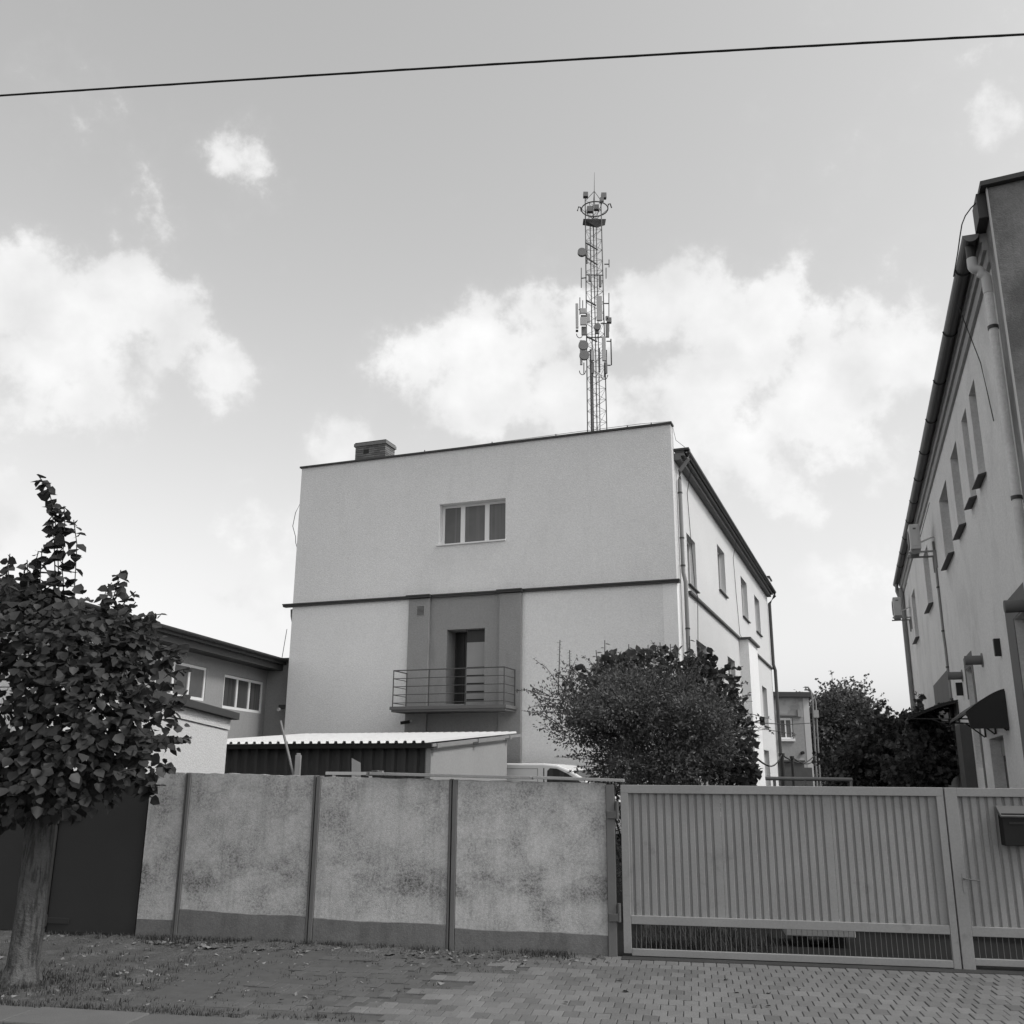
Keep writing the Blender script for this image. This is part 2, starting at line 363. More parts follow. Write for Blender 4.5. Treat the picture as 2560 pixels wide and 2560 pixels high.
# pavement of pavers, running bond
pave = MB(FENCE).box(1.6, 16, KV-.47, .10, -.10, .008).build('pavement', 'joint'); struct(pave)
PW, PD, PH = .122, .19, .05
pm = []
for mname in ('paver_light', 'paver_mid', 'paver_dark', 'paver_dirty'):
    m = MB(Fr(FENCE.deg)); w2, d2, c = PW/2-.0024, PD/2-.0024, .005
    m.add([(-w2,-d2,-.03),(w2,-d2,-.03),(w2,d2,-.03),(-w2,d2,-.03),(-w2,-d2,-c),(w2,-d2,-c),(w2,d2,-c),(-w2,d2,-c),(-w2+c,-d2+c,0),(w2-c,-d2+c,0),(w2-c,d2-c,0),(-w2+c,d2-c,0)],
          [(0,1,5,4),(1,2,6,5),(2,3,7,6),(3,0,4,7),(4,5,9,8),(5,6,10,9),(6,7,11,10),(7,4,8,11),(8,9,10,11)])
    me = bpy.data.meshes.new('paver'); me.from_pydata(m.v, [], m.f); me.materials.append(MATS[mname]); pm.append((me, m))
cells = []
nrows = int((-KV+.47)/PD)
for r in range(nrows):
    v_ = .02-PD*(r+.5)
    for k in range(125):
        u_ = 1.7+PW*(k+.5*(r % 2))
        p = FENCE.W(u_, v_, 0); px, py = project(p)
        if px > 2640 or u_ > 12.5 or py > 2640: continue
        edge = 1330-(py-2395)*2.75+90*math.sin(r*1.7)+rng.normal(0, 34)    # ragged border with the bare verge
        if px < edge-430: continue
        dirty = px < edge
        q = rng.random()
        if dirty:
            if q < .35: continue
            kind = 3; z = .016+rng.normal(0, .004)
        else:
            dark = 1.0 if (1 < r < 6 and px < 1750) else .35 if r > 5 and px < 1650 else .08
            if r == 2 and px > 1500: dark = .25
            if px < edge+150 and r > 2: dark = .25
            kind = 2 if q < dark*.72 else 1 if q < .45+dark*.3 else 0; z = .026+rng.normal(0, .0018)
        vis = -10 < px < 2570 and py < 2575
        cells.append((py if vis else 0, u_, v_, z, kind))
cells.sort(reverse=True)
rest = {}
for i, (sz, u_, v_, z, kind) in enumerate(cells):
    p = FENCE.W(u_, v_, z)
    if i < 300:
        o = bpy.data.objects.new('paver', pm[kind][0]); COL.objects.link(o); o.location = tuple(p); o.rotation_euler = (rng.normal(0, .006), rng.normal(0, .006), rng.normal(0, .006)); o.parent = pave
    else: rest.setdefault(kind, []).append(p)
mbr = MB(); mids = []
for kind, ps in rest.items():
    for p in ps:
        o_ = len(mbr.v); mbr.v += [(a+p[0], b+p[1], c+p[2]) for a, b, c in pm[kind][1].v]; mbr.f += [tuple(i+o_ for i in f) for f in pm[kind][1].f]; mids += [kind]*len(pm[kind][1].f)
ro = mbr.build('paver_field', 'paver_light', pave); ro['kind'] = 'stuff'
for q in ('paver_mid', 'paver_dark', 'paver_dirty'): ro.data.materials.append(MATS[q])
ro.data.polygons.foreach_set('material_index', mids)
# kerb slabs
kerb = struct(MB(FENCE).box(-30, 30, KV-.462, KV-.008, -.15, -.05).build('kerb', 'joint'))
km = MB(Fr(FENCE.deg)).box(-.465, .465, -.225, .225, -.1, 0); kme = bpy.data.meshes.new('kerb_stone'); kme.from_pydata(km.v, [], km.f); kme.materials.append(MATS['kerb'])
s0 = (on_ground(132, 2513)-FA) @ FENCE.u
for k in range(-4, 14):
    o = bpy.data.objects.new('kerb_stone', kme); COL.objects.link(o); p = FENCE.W(s0+.47+k*.945, KV-.235, .022+rng.normal(0, .004)); o.location = tuple(p)
    o.rotation_euler = (rng.normal(0, .006), rng.normal(0, .006), rng.normal(0, .004)); o.parent = kerb
    b = o.modifiers.new('bevel', 'BEVEL'); b.width = .012; b.segments = 2

# ------------------------------------------------------------------ panel fence
def fs_(px, py): q = FENCE.on_v(px, py, 0); return q[0], q[2]
fence = thing('concrete_fence', 'mottled grey rendered wall of four bays between steel posts', 'wall', FENCE.W(2.5, .06, 0))
bays = [(fs_(352, 2200)[0], fs_(441, 2200)[0], 1.81), (fs_(452, 2200)[0]+.02, fs_(770, 2200)[0], 1.79), (fs_(785, 2200)[0]+.02, fs_(1118, 2200)[0], 1.76), (fs_(1135, 2200)[0]+.02, fs_(1518, 2200)[0], 1.735)]
posts = []
for i, (a, b, h) in enumerate(bays):
    m = MB(FENCE); n = 16
    tops = [h+.02*(.5-k/n)+rng.normal(0, .004) for k in range(n+1)]
    for k in range(n):
        x0, x1 = a+(b-a)*k/n, a+(b-a)*(k+1)/n
        m.hexa([(x0,0,.0),(x1,0,.0),(x1,.12,.0),(x0,.12,.0),(x0,0,tops[k]),(x1,0,tops[k+1]),(x1,.12,tops[k+1]),(x0,.12,tops[k])])
    m.build('panel', 'pebbledash', fence)
    if i:
        m = MB(FENCE); zt = [fs_(600, 2283)[1], fs_(900, 2303)[1], fs_(1330, 2330)[1]][i-1]
        for k in range(n):
            x0, x1 = a+.004+(b-a-.008)*k/n, a+.004+(b-a-.008)*(k+1)/n
            za, zb = [zt+.006*math.sin(q*.45+i)-.02*(q/n-.5)*(1 if i != 1 else 1.5)+.0025*math.sin(q*1.9) for q in (k, k+1)]
            m.hexa([(x0,-.012,-.03),(x1,-.012,-.03),(x1,-.0005,-.03),(x0,-.0005,-.03),(x0,-.012,za),(x1,-.012,zb),(x1,-.0005,zb+.006),(x0,-.0005,za+.006)])
        m.build('plinth', 'plinth', fence)
    else:
        box(FENCE, 'plinth', 'plinth', fence, a+.004, b-.004, -.008, -.0005, -.03, .22)
for i in range(3):
    l = bays[i][1]; r = bays[i+1][0]; h = bays[i][2]
    m = MB(FENCE)
    wl = (r-l)
    m.box(l+.006, l+wl*.30, -.012, .10, 0, h-.005); m.box(l+wl*.44, r-.004, -.02, .10, 0, h-.01); m.build('post', 'post_steel', fence, .003)
    box(FENCE, 'post_web', 'rust_and_slit_shade', fence, l+.003, r-.003, .101, .115, 0, h-.02)  # web coloured near black to paint the shade in the post slit
m = MB(FENCE); g0 = bays[3][1]
gp0, gp1 = g0+.004, fs_(1540, 2200)[0]
m.box(gp0, gp1, -.03, .10, 0, 1.71); m.build('post', 'post_steel', fence, .004)
# loose coping strip, two lengths, lifting at the left end
c0, c1, c2 = fs_(925, 1940)[0], fs_(1330, 1950)[0], fs_(1560, 1960)[0]
m = MB(FENCE)
for a, b, za, zb, off in ((c0, c1, 1.792, 1.758, 0), (c1+.01, c2, 1.763, 1.738, .004)):
    m.hexa([(a,-.035-off,za),(b,-.035,zb),(b,.15,zb),(a,.15,za),(a,-.03,za+.032),(b,-.03,zb+.032),(b,.15,zb+.032),(a,.15,za+.032)])
m.build('coping', 'concrete_cap', fence, .004)
m = MB(FENCE); 
for _ in range(16):
    x = c0+rng.uniform(-.05, .12); z = 1.80+rng.uniform(0, .02); s_ = rng.uniform(.012, .03)
    m.box(x-s_, x+s_, .0, .06, z-.02, z+s_)
m.build('mortar_crumb', 'concrete_cap', fence)

# dark boarded gate at the left of the wall
dg = thing('dark_gate', 'plain dark sheet metal gate with strap hinges behind the street tree', 'gate', FENCE.W(-1.2, 0, 0))
dx = fs_(128, 2200)[0]; de = fs_(350, 2200)[0]
box(FENCE, 'leaf', 'gate_dark', dg, dx, de-.012, .02, .06, .05, 1.79, .004)
box(FENCE, 'post', 'rust_and_slit_shade', dg, dx-.17, dx-.015, -.02, .1, 0, 1.82, .004)
for py in (2046, 2303):
    z = fs_(160, py)[1]
    box(FENCE, 'hinge_strap', 'gate_dark', dg, dx-.03, dx+.28, .008, .0195, z-.03, z+.03, .002)
    MB(FENCE).tube([(dx-.008, .005, z-.06), (dx-.008, .005, z+.06)], .014).build('hinge_pin', 'rust_and_slit_shade', dg)
dg2 = thing('dark_gate', 'second dark sheet metal gate leaf at the left edge behind the trunk', 'gate', FENCE.W(-3, 0, 0))
box(FENCE, 'leaf', 'gate_dark', dg2, -3.4, dx-.19, .02, .06, .05, 1.79, .004)
box(FENCE, 'post', 'rust_and_slit_shade', dg2, -3.55, -3.415, -.02, .1, 0, 1.82, .004)

# ------------------------------------------------------------------ big corrugated gate
gate = thing('driveway_gate', 'wide grey corrugated metal gate leaf with thin bars along the bottom', 'gate', FENCE.W(6.5, 0, 0))
gl, gr = fs_(1556, 2200)[0], fs_(2381, 2200)[0]-.004
GT = 1.71
z_top0 = fs_(1900, 1988)[1]; z_mid1 = fs_(1600, 2289)[1]; z_mid0 = fs_(1600, 2308)[1]; z_b1 = fs_(1600, 2368)[1]
zb1, zb0 = .17, .09
ztb, zm1, zm0 = GT-.085, .42, .338
box(FENCE, 'top_rail', 'gate_paint', gate, gl, gr, -.02, .03, ztb, GT, .004)
box(FENCE, 'middle_rail', 'gate_paint', gate, gl+.082, gr-.072, -.02, .03, zm0, zm1, .004)
box(FENCE, 'bottom_rail', 'gate_paint', gate, gl+.082, gr-.072, -.02, .03, .04, .105, .004)
box(FENCE, 'stile', 'gate_paint', gate, gl, gl+.08, -.02, .03, .06, ztb-.001, .004)
box(FENCE, 'stile', 'gate_paint', gate, gr-.07, gr, -.02, .03, .03, ztb-.001, .004)
def corr(u0, u1, z0, z1, parent, name='sheet', pitch=.0795):
    n = max(1, round((u1-u0-.05)/pitch)); p = (u1-u0-.05)/n
    prof = [(u0, .012)]
    x = u0+.02
    for k in range(n):
        prof += [(x+p*.02, .012), (x+p*.16, .031), (x+p*.32, .031), (x+p*.46, .012)]; x += p
    prof.append((u1, .012))
    m = MB(FENCE).sheet(prof, lambda a, b, t: (a, b, t), z0, z1)
    return m.build(name, 'gate_paint', parent)
e1, e2 = fs_(1805, 2100)[0], fs_(2083, 2100)[0]
for a, b in ((gl+.08, e1), (e1+.002, e2), (e2+.002, gr-.07)): corr(a, b, zm1-.005, ztb+.005, gate)
nb = 62
for k in range(1, nb):
    x = gl+.08+(gr-.07-gl-.08)*k/nb
    MB(FENCE).tube([(x, .005, .10), (x+rng.normal(0, .002), .005, zm0+.002)], .0032, 5, False).build('bar', 'bar_steel', gate)
for py in (2035, 2291):
    z = fs_(1545, py)[1]
    hg = box(FENCE, 'hinge', 'hinge', gate, gp0+.01, gp1+.015, -.05, -.028, z-.045, z+.03, .003)
    MB(FENCE).tube([(gp1+.028, -.03, z-.05), (gp1+.028, -.03, z+.13)], .02, 10).build('hinge_barrel', 'hinge', hg)
box(FENCE, 'threshold_shade', 'threshold_shade', gate, gl-.02, gr+1.5, -.17, .14, -.03, .034, .006)  # strip under the gate, ground shade painted into its colour
# wicket gate to its right
wk = thing('wicket_gate', 'grey corrugated pedestrian gate with lever handle carrying the mailbox', 'gate', FENCE.W(9.5, 0, 0))
wl, wr = gr+.012, gr+1.55
box(FENCE, 'stile', 'gate_paint', wk, wl, wl+.115, -.025, .035, .0, GT-.001, .004)
box(FENCE, 'stile', 'gate_paint', wk, wr-.1, wr, -.025, .035, .0, GT-.001, .004)
box(FENCE, 'top_rail', 'gate_paint', wk, wl+.116, wr-.101, -.02, .03, ztb, GT-.002, .004)
box(FENCE, 'middle_rail', 'gate_paint', wk, wl+.116, wr-.101, -.02, .03, zm0-.01, zm1-.005, .004)
box(FENCE, 'bottom_rail', 'gate_paint', wk, wl+.116, wr-.101, -.02, .03, .07, .13, .004)
corr(wl+.115, wr-.1, zm1-.01, ztb+.005, wk)
for k in range(1, 24):
    x = wl+.115+(wr-.215-wl)*k/24
    MB(FENCE).tube([(x, .005, .12), (x, .005, zm0)], .0032, 5, False).build('bar', 'bar_steel', wk)
hx, hz = fs_(2408, 2196)
hp = box(FENCE, 'handle_plate', 'gate_paint', wk, hx-.016, hx+.016, -.03, -.0255, hz-.13, hz+.05, .002)
MB(FENCE).tube([(hx, -.03, hz), (hx, -.07, hz), (hx+.02, -.075, hz), (hx+.13, -.075, hz-.012)], .008, 8).build('lever', 'bar_steel', hp)
gp = thing('gate_post', 'grey steel post at the far right of the pedestrian gate', 'post', FENCE.W(wr+.1, 0, 0))
box(FENCE, 'shaft', 'gate_paint', gp, wr+.012, wr+.13, -.04, .08, 0, 1.75, .004); box(FENCE, 'cap', 'gate_paint', gp, wr+.002, wr+.14, -.05, .09, 1.751, 1.765, .003)
# mailbox
mx, mz1 = fs_(2490, 2016); mzl = fs_(2500, 2112)[1]
mxw = .42
ml = thing('mailbox', 'small black metal mailbox with grey lid on the corrugated gate', 'mailbox', FENCE.W(mx+.2, -.08, 1.2))
m = MB(FENCE); m.box(mx, mx+mxw, -.15, -.021, mzl, mz1-.06); m.build('body', 'mailbox', ml, .006)
m = MB(FENCE); m.prism([(-.165, mz1-.085), (-.02, mz1+.01), (-.02, mz1-.055), (-.155, mz1-.1)], lambda a, b, t: (t, a, b), mx-.012, mx+mxw+.012); m.build('lid', 'mailbox_lid', ml, .003)
box(FENCE, 'slot', 'plastic_black', ml, mx+.06, mx+mxw-.06, -.154, -.1505, mz1-.16, mz1-.14)
MB(FENCE).tube([(mx+.21, -.15, mzl+.1), (mx+.21, -.158, mzl+.1)], .012).build('lock', 'chrome', ml)

# ------------------------------------------------------------------ main building
UL, UR, VD = -19.46, -5.62, 29.0
VB = 55.4
TOP, COR = 12.77, 7.62
main = thing('office_building', 'three storey grey rendered building with balcony, parapet roof and white side wall', 'building', MAIN.W(-12.5, 29, 0))
front = lambda a, d, z: (a, VD+d, z)
side = lambda a, d, z: (UR-d, a, z)
win = (-13.76, -11.31, 9.35, 10.84)
m = MB(MAIN); wall_holes(m, front, UL, UR, COR+.05, TOP, [win], .34); m.build('upper_front_wall', 'stucco_grey', main)
CL, CR = -14.75, -10.69
m = MB(MAIN)
m.quad(front(UL, 0, 0), front(CL, 0, 0), front(CL, 0, COR-.06), front(UL, 0, COR-.06)); m.build('lower_front_wall', 'stucco_light', main)
m = MB(MAIN); m.quad(front(CR, 0, 0), front(-6.06, 0, 0), front(-6.06, 0, COR-.06), front(CR, 0, COR-.06)); m.build('lower_front_wall', 'stucco_light', main)
box(MAIN, 'corner_strip', 'stucco_strip', main, -6.06, UR+.004, VD-.012, VD+.3, 0, COR-.06)
DL, DR, DZ0, DZ1 = -13.36, -12.0, 4.02, 6.46
m = MB(MAIN); wall_holes(m, front, CL, CR, 0, COR-.06, [(DL, DR, DZ0, DZ1)], .75); m.build('bay_wall', 'stucco_dark', main)
for a, b in ((CL-.002, -13.98), (-11.45, CR+.002)): box(MAIN, 'pilaster', 'stucco_dark', main, a, b, VD-.13, VD-.001, 0, COR-.075, .01)
# cornice with returns round the pilasters
m = MB(MAIN); m.box(UL-.35, UR+.10, VD-.10, VD+.1, COR-.06, COR+.0); m.box(UL-.36, UR+.11, VD-.13, VD+.1, COR, COR+.045)
for a, b in ((CL-.05, -13.93), (-11.50, CR+.05)): m.box(a, b, VD-.24, VD-.101, COR-.055, COR-.002); m.box(a-.01, b+.01, VD-.27, VD-.131, COR+.002, COR+.043)
m.build('cornice', 'coping', main)
# vent grille
gx = (-14.28)
vg = box(MAIN, 'vent_grille', 'frame_grey', main, gx-.16, gx+.14, VD-.15, VD-.131, 6.98, 7.30)
for k in range(7): box(MAIN, 'slat', 'black_iron', vg, gx-.14, gx+.12, VD-.158, VD-.151, 7.0+k*.042, 7.02+k*.042)
# front window
window(front, MAIN, main, win[0]+.005, win[1]-.005, win[2]+.05, win[3]-.005, .27, [1.0, 1.32, 1.0], 'glass_curtain', fw=.085, mull=.16)
box(MAIN, 'window_sill', 'frame_white', main, win[0]-.06, win[1]+.02, VD-.07, VD+.269, win[2]+.001, win[2]+.045, .004)
# balcony door in its recess
mid = DL+.62
dr = box(MAIN, 'balcony_door', 'door_dark', main, DL+.002, mid, VD+.70, VD+.745, DZ0, DZ1-.002)
for k in range(3): box(MAIN, 'door_stile', 'black_iron', dr, DL+.02+k*.27, DL+.07+k*.27, VD+.68, VD+.699, DZ0+.05, DZ1-.05)
sl = box(MAIN, 'door_shutter', 'door_panel', main, mid+.001, DR-.002, VD+.25, VD+.30, DZ0+.02, DZ1-.42)
for k in range(5): box(MAIN, 'shutter_slit', 'plastic_black', sl, mid+.02, DR-.05, VD+.243, VD+.2499, DZ0+.12+k*.26, DZ0+.17+k*.26)
box(MAIN, 'soffit_shade', 'door_dark', main, mid+.001, DR-.002, VD+.26, VD+.30, DZ1-.419, DZ1-.001)  # dark board paints the soffit shadow above the shutter
# balcony
BF = VD-1.12
bl, _, bz = MAIN.on_v(971, 1768, BF); br = MAIN.on_v(1262, 1757, BF)[0]
bl, br = -15.28, -10.55
BL_, BR_ = MAIN.on_v(975, 1771, BF)[0], MAIN.on_v(1263, 1762, BF)[0]
bz = MAIN.on_v(1110, 1764, BF)[2]
bal = MB(MAIN).box(BL_-.02, BR_+.02, BF, VD-.001, bz-.10, bz).box(BL_+.02, BR_-.02, BF+.05, VD-.001, bz-.17, bz-.101).build('balcony', 'balcony_slab', main)
rz = MAIN.on_v(1110, 1672, BF)[2]
m = MB(MAIN); rr = .02
x0, x1, y0, y1 = BL_+.06, BR_-.06, BF+.05, VD-.14
for k in range(5):
    z = rz-(rz-bz)*k*.225
    r_ = rr if k == 0 else .013
    m.tube([(x0, y1, z), (x0, y0, z)], r_, 6); m.tube([(x0, y0, z), (x1, y0, z)], r_, 6); m.tube([(x1, y0, z), (x1, y1, z)], r_, 6)
rail = m.build('railing', 'rail_iron', bal)
for x, y in ((x0, y0), (x0+(x1-x0)*.33, y0), (x0+(x1-x0)*.66, y0), (x1, y0), (x0, y1), (x1, y1)): MB(MAIN).tube([(x, y, bz), (x, y, rz)], .017, 6).build('baluster', 'rail_iron', bal)
# camera under the balcony
cu, _, cz = MAIN.on_v(1030, 1802, VD-.1)
sc1 = MB(MAIN).tube([(cu, VD-.13, cz), (cu, VD-.22, cz-.02)], .03, 8).build('security_camera', 'ac_white', main)
MB(MAIN).tube([(cu-.02, VD-.22, cz-.03), (cu-.3, VD-.33, cz-.08)], .05, 8).build('camera_housing', 'plastic_black', sc1)
# parapet coping, roof, back and left walls
m = MB(MAIN); m.hexa([(UL-.06,VD-.07,TOP),(UR+.05,VD-.07,TOP),(UR+.05,VD+.3,TOP),(UL-.06,VD+.3,TOP),(UL-.06,VD-.07,TOP+.06),(UR+.05,VD-.07,TOP+.06),(UR+.05,VD+.3,TOP+.06),(UL-.06,VD+.3,TOP+.06)])
m.build('parapet_coping', 'coping', main)
for px in (1062, 1230, 1390, 1570, 1630):
    u_, _, z_ = MAIN.on_v(px, 1120, VD+.1); MB(MAIN).tube([(u_, VD+.1, TOP+.05), (u_, VD+.1, TOP+.17)], .018, 6).build('rod_holder', 'black_iron', main)
m = MB(MAIN); m.tube([(UL+5, VD+.1, TOP+.1), (-9, VD+.1, TOP+.16), (-6.6, VD+.1, TOP+.17), (UR+.02, VD+.08, TOP+.12), (UR+.12, VD+.2, TOP-.5), (UR+.35, VD+.5, 12.1)], .008, 5); m.build('lightning_wire', 'black_iron', main)
EAV = 11.86
m = MB(MAIN); m.quad((UL,VD+.3,EAV+.05),(UR,VD+.3,EAV+.05),(UR,VB,EAV+.05),(UL,VB,EAV+.05)); m.build('roof', 'roof_felt', main)
m = MB(MAIN); m.quad((UL,VD,0),(UL,VB,0),(UL,VB,TOP),(UL,VD,TOP)); m.quad((UL,VB,0),(UR,VB,0),(UR,VB,EAV),(UL,VB,EAV)); m.box(UL, UR, VD+.36, VD+.42, COR+.05, TOP); m.build('rear_wall', 'stucco_light', main)
# white side wall with its windows
sw = [(31.0, 32.6, 7.9, 9.64), (37.6, 39.5, 8.9, 10.75), (44.3, 46.4, 8.88, 10.75), (49.2, 51.3, 8.87, 10.73), (38.9, 40.9, 3.9, 6.44), (50.2, 52.2, 4.27, 6.25), (49.4, 51.5, .4, 3.08), (32.0, 34.0, 4.2, 6.2)]
m = MB(MAIN); wall_holes(m, side, VD, VB, 0, EAV, sw, .28); m.quad(side(VD, 0, EAV), side(VD+.3, 0, EAV), side(VD+.3, 0, TOP), side(VD, 0, TOP)); m.build('side_wall', 'stucco_white', main)
for i, h in enumerate(sw):
    window(side, MAIN, main, h[0]+.004, h[1]-.004, h[2]+.004, h[3]-.004, .2, [1, 1], 'glass', fw=.07)
    box(MAIN, 'window_sill', 'coping', main, UR+.0005, UR+.09, h[0]-.05, h[1]+.05, h[2]-.04, h[2]+.0)
# pier on the side wall with the string course round it
pu = MAIN.on_v(1872, 1620, 42.5)[0]
box(MAIN, 'pier', 'stucco_light', main, UR, pu, 42.5, 45.6, 0, COR-.06)
m = MB(MAIN); m.box(UR, UR+.1, VD+1.9, 42.5, COR-.05, COR+.03); m.box(UR+.001, pu+.12, 42.4, 45.7, COR-.055, COR+.03); m.box(UR, UR+.1, 45.7, VB+.05, COR-.05, COR+.03); m.build('string_course', 'coping', main)
# eave, gutter and downpipes
m = MB(MAIN); m.box(UR+.001, UR+.22, VD+.35, VB+.1, EAV-.20, EAV-.08); m.box(UR+.001, UR+.34, VD+.35, VB+.1, EAV-.079, EAV+.02); m.build('eave_moulding', 'soffit', main)
gprof = [(UR+.42+.09*math.cos(t), EAV+.09+.09*math.sin(t)) for t in np.linspace(math.pi, 2*math.pi, 9)]
gprof = gprof+[(a*1.0+(.0), b+.012) for a, b in gprof[::-1]]
m = MB(MAIN); m.prism(gprof, lambda a, b, t: (a, t, b), VD+.35, VB+.2); m.build('gutter', 'gutter', main)
m = MB(MAIN); m.box(UR+.0, UR+.5, VD+.31, VD+.6, EAV+.105, EAV+.17); m.box(UR+.05, UR+.34, VD+.34, VB+.1, EAV+.021, EAV+.11); m.build('roof_edge', 'coping', main)
m = MB(MAIN); pv = VD+.62
m.tube([(UR+.42, pv, EAV+.02), (UR+.42, pv, EAV-.12), (UR+.12, pv+.03, EAV-.5), (UR+.10, pv+.03, EAV-.8), (UR+.10, pv+.03, 8.0), (UR+.16, pv+.02, 7.7), (UR+.16, pv+.02, 0)], .065, 10); dp = m.build('downpipe', 'pipe_zinc', main)
for z in (10.6, 9.1, 8.2, 6.2, 4.4, 2.6): MB(MAIN).tube([(UR+(.10 if z > 8 else .16), pv+.03, z), (UR+(.10 if z > 8 else .16), pv+.03, z+.05)], .078, 10).build('pipe_collar', 'gutter', dp)
m = MB(MAIN); m.tube([(UR+.42, VB+.05, EAV+.02), (UR+.42, VB+.05, EAV-.15), (UR+.12, VB-.1, EAV-.6), (UR+.12, VB-.1, COR+.2), (UR+.2, VB-.1, COR-.1), (UR+.2, VB-.1, 0)], .09, 8); m.build('downpipe', 'gutter', main)
lu = UR+.1
for v_ in (31.6, 42.2):
    m = MB(MAIN); m.tube([(UR+.3, v_-.8, EAV-.05), (lu-.05, v_-.4, EAV-.8), (lu-.06, v_, 9.5), (lu-.04, v_+.3, 7.8), (lu+.02, v_+.35, 7.65), (lu-.05, v_+.4, 6.0), (lu-.05, v_+.5, 0)], .012, 5); m.build('lightning_wire', 'black_iron', main)
# left edge details: return eave of the cornice, pipe and lamp
m = MB(MAIN); m.tube([(UL-.18, VD+.25, COR-.1), (UL-.16, VD+.25, COR-.35), (UL-.06, VD+.25, COR-.7), (UL-.06, VD+.25, 0)], .06, 8); m.build('downpipe', 'pipe_grey', main)
m = MB(MAIN); m.tube([(UL-.02, VD+.1, 11.5), (UL-.22, VD+.1, 11.1), (UL-.3, VD+.1, 10.6), (UL-.15, VD+.1, 10.2), (UL-.12, VD+.1, 9.95), (UL-.02, VD+.1, 9.7)], .012, 5); m.build('loose_cable', 'black_iron', main)
lu_, _, lz = MAIN.on_v(716, 1770, VD); 
lp = box(MAIN, 'wall_lamp', 'black_iron', main, UL-.34, UL-.001, VD+.05, VD+.25, lz-.02, lz+.12); MB(MAIN).tube([(UL-.3, VD+.0, lz-.05), (UL-.3, VD+.2, lz-.02)], .06).build('lamp_glass', 'lamp_glass', lp)
# chimney of bricks on the roof
CH = VD+3.0
cu0, _, cz0 = MAIN.on_v(888, 1130, CH); cu1 = MAIN.on_v(963, 1130, CH)[0]; cz1 = MAIN.on_v(925, 1102, CH)[2]; cb = EAV+.05
chm = thing('chimney', 'squat dark brick chimney with a flue hole above the parapet', 'chimney', MAIN.W(cu0+.6, CH+.5, cb))
cdp = .8
box(MAIN, 'core', 'mortar', chm, cu0+.012, cu1-.012, CH+.012, CH+cdp-.012, cb, cz1-.2)
bh, bw_ = .085, .25
bm_ = {}
def brick(u0, u1, v0, v1, z0, z1): MB(MAIN).box(u0, u1, v0, v1, z0, z1).build('brick', 'brick', chm)
z = cz1-.2
row = 0
flu = (cu0+.38, cu0+.62)
while z > cb+.5 and row < 11:
    off = (row % 2)*.5*bw_
    xs = [cu0]+[x for x in np.arange(cu0+off+(.0 if off else bw_), cu1-.05, bw_)]+[cu1]
    for a, b in zip(xs[:-1], xs[1:]):
        if row in (2, 3) and b > flu[0] and a < flu[1]:
            if a < flu[0]-.03: brick(a+.005, flu[0], CH, CH+.012, z-bh+.018, z)
            if b > flu[1]+.03: brick(flu[1], b-.005, CH, CH+.012, z-bh+.018, z)
            continue
        if b-a > .03: brick(a+.005, b-.005, CH+rng.normal(0, .002), CH+.012, z-bh+.018, z)
    ys = [CH]+[y for y in np.arange(CH+off+(.0 if off else bw_), CH+cdp-.05, bw_)]+[CH+cdp]
    for a, b in zip(ys[:-1], ys[1:]):
        if b-a > .03: brick(cu1-.012, cu1+rng.normal(0, .002), a+.005, b-.005, z-bh+.018, z)
    z -= bh; row += 1
box(MAIN, 'flue_hole', 'plastic_black', chm, flu[0]+.02, flu[1]-.02, CH+.006, CH+.0115, cz1-.2-4*bh+.01, cz1-.2-2*bh)
box(MAIN, 'cap', 'brick', chm, cu0-.05, cu1+.05, CH-.05, CH+cdp+.05, cz1-.199, cz1-.07, .01); box(MAIN, 'cap_slab', 'coping', chm, cu0-.02, cu1+.02, CH-.02, CH+cdp+.02, cz1-.069, cz1-.02, .01)
# far chimney behind the side eave
c2 = thing('chimney', 'pale rendered chimney rising behind the far end of the side eave', 'chimney', MAIN.W(-6.5, 55, EAV))
k0 = MAIN.on_v(1903, 1445, 55.0); k1 = MAIN.on_v(1922, 1445, 55.0)
box(MAIN, 'stack', 'stucco_light', c2, k0[0], k1[0], 55.0, 56.2, EAV+.05, k0[2]); box(MAIN, 'cap', 'coping', c2, k0[0]-.06, k1[0]+.06, 54.94, 56.26, k0[2]+.001, k0[2]+.09)

# ------------------------------------------------------------------ shed with corrugated roof
SV = 20.88; su0, su1 = -17.2, -10.05
shed = thing('lean_to_shed', 'low shed with dark corrugated front and bright ribbed roof behind the wall', 'shed', MAIN.W(-13, 23, 0))
m = MB(MAIN); prof = [(su0, SV+.35)]; x = su0
while x < su1-.13-.3:
    prof += [(x+.02, SV+.37), (x+.06, SV+.29), (x+.14, SV+.29), (x+.18, SV+.37)]; x += .30
prof.append((su1-.13, SV+.35))
m.sheet(prof, lambda a, b, t: (a, b, t), 0, 2.50); m.build('front_sheet', 'shed_sheet', shed)
m = MB(MAIN); zf, zr = 2.47, 2.93
m.add([(su1,SV+.2,0),(su1,26.05,0),(su1,26.05,2.86),(su1,SV+.2,2.44),(su1-.12,SV+.2,0),(su1-.12,26.05,0),(su1-.12,26.05,2.86),(su1-.12,SV+.2,2.44)], [(0,1,2,3),(4,7,6,5),(0,3,7,4),(1,5,6,2),(3,2,6,7)]); m.build('gable_wall', 'shed_gable', shed)
box(MAIN, 'rear_wall', 'shed_gable', shed, su0, su1-.121, 25.9, 26.05, 0, 2.84)
roofz = lambda v_: 2.52+(v_-SV)*(3.03-2.52)/(27.5-SV)
prof = []; x = su0-.2
while x < su1-.12:
    prof += [(x, 0), (x+.125, 0), (x+.145, .055), (x+.215, .055)]; x += .235
prof += [(x, 0)]
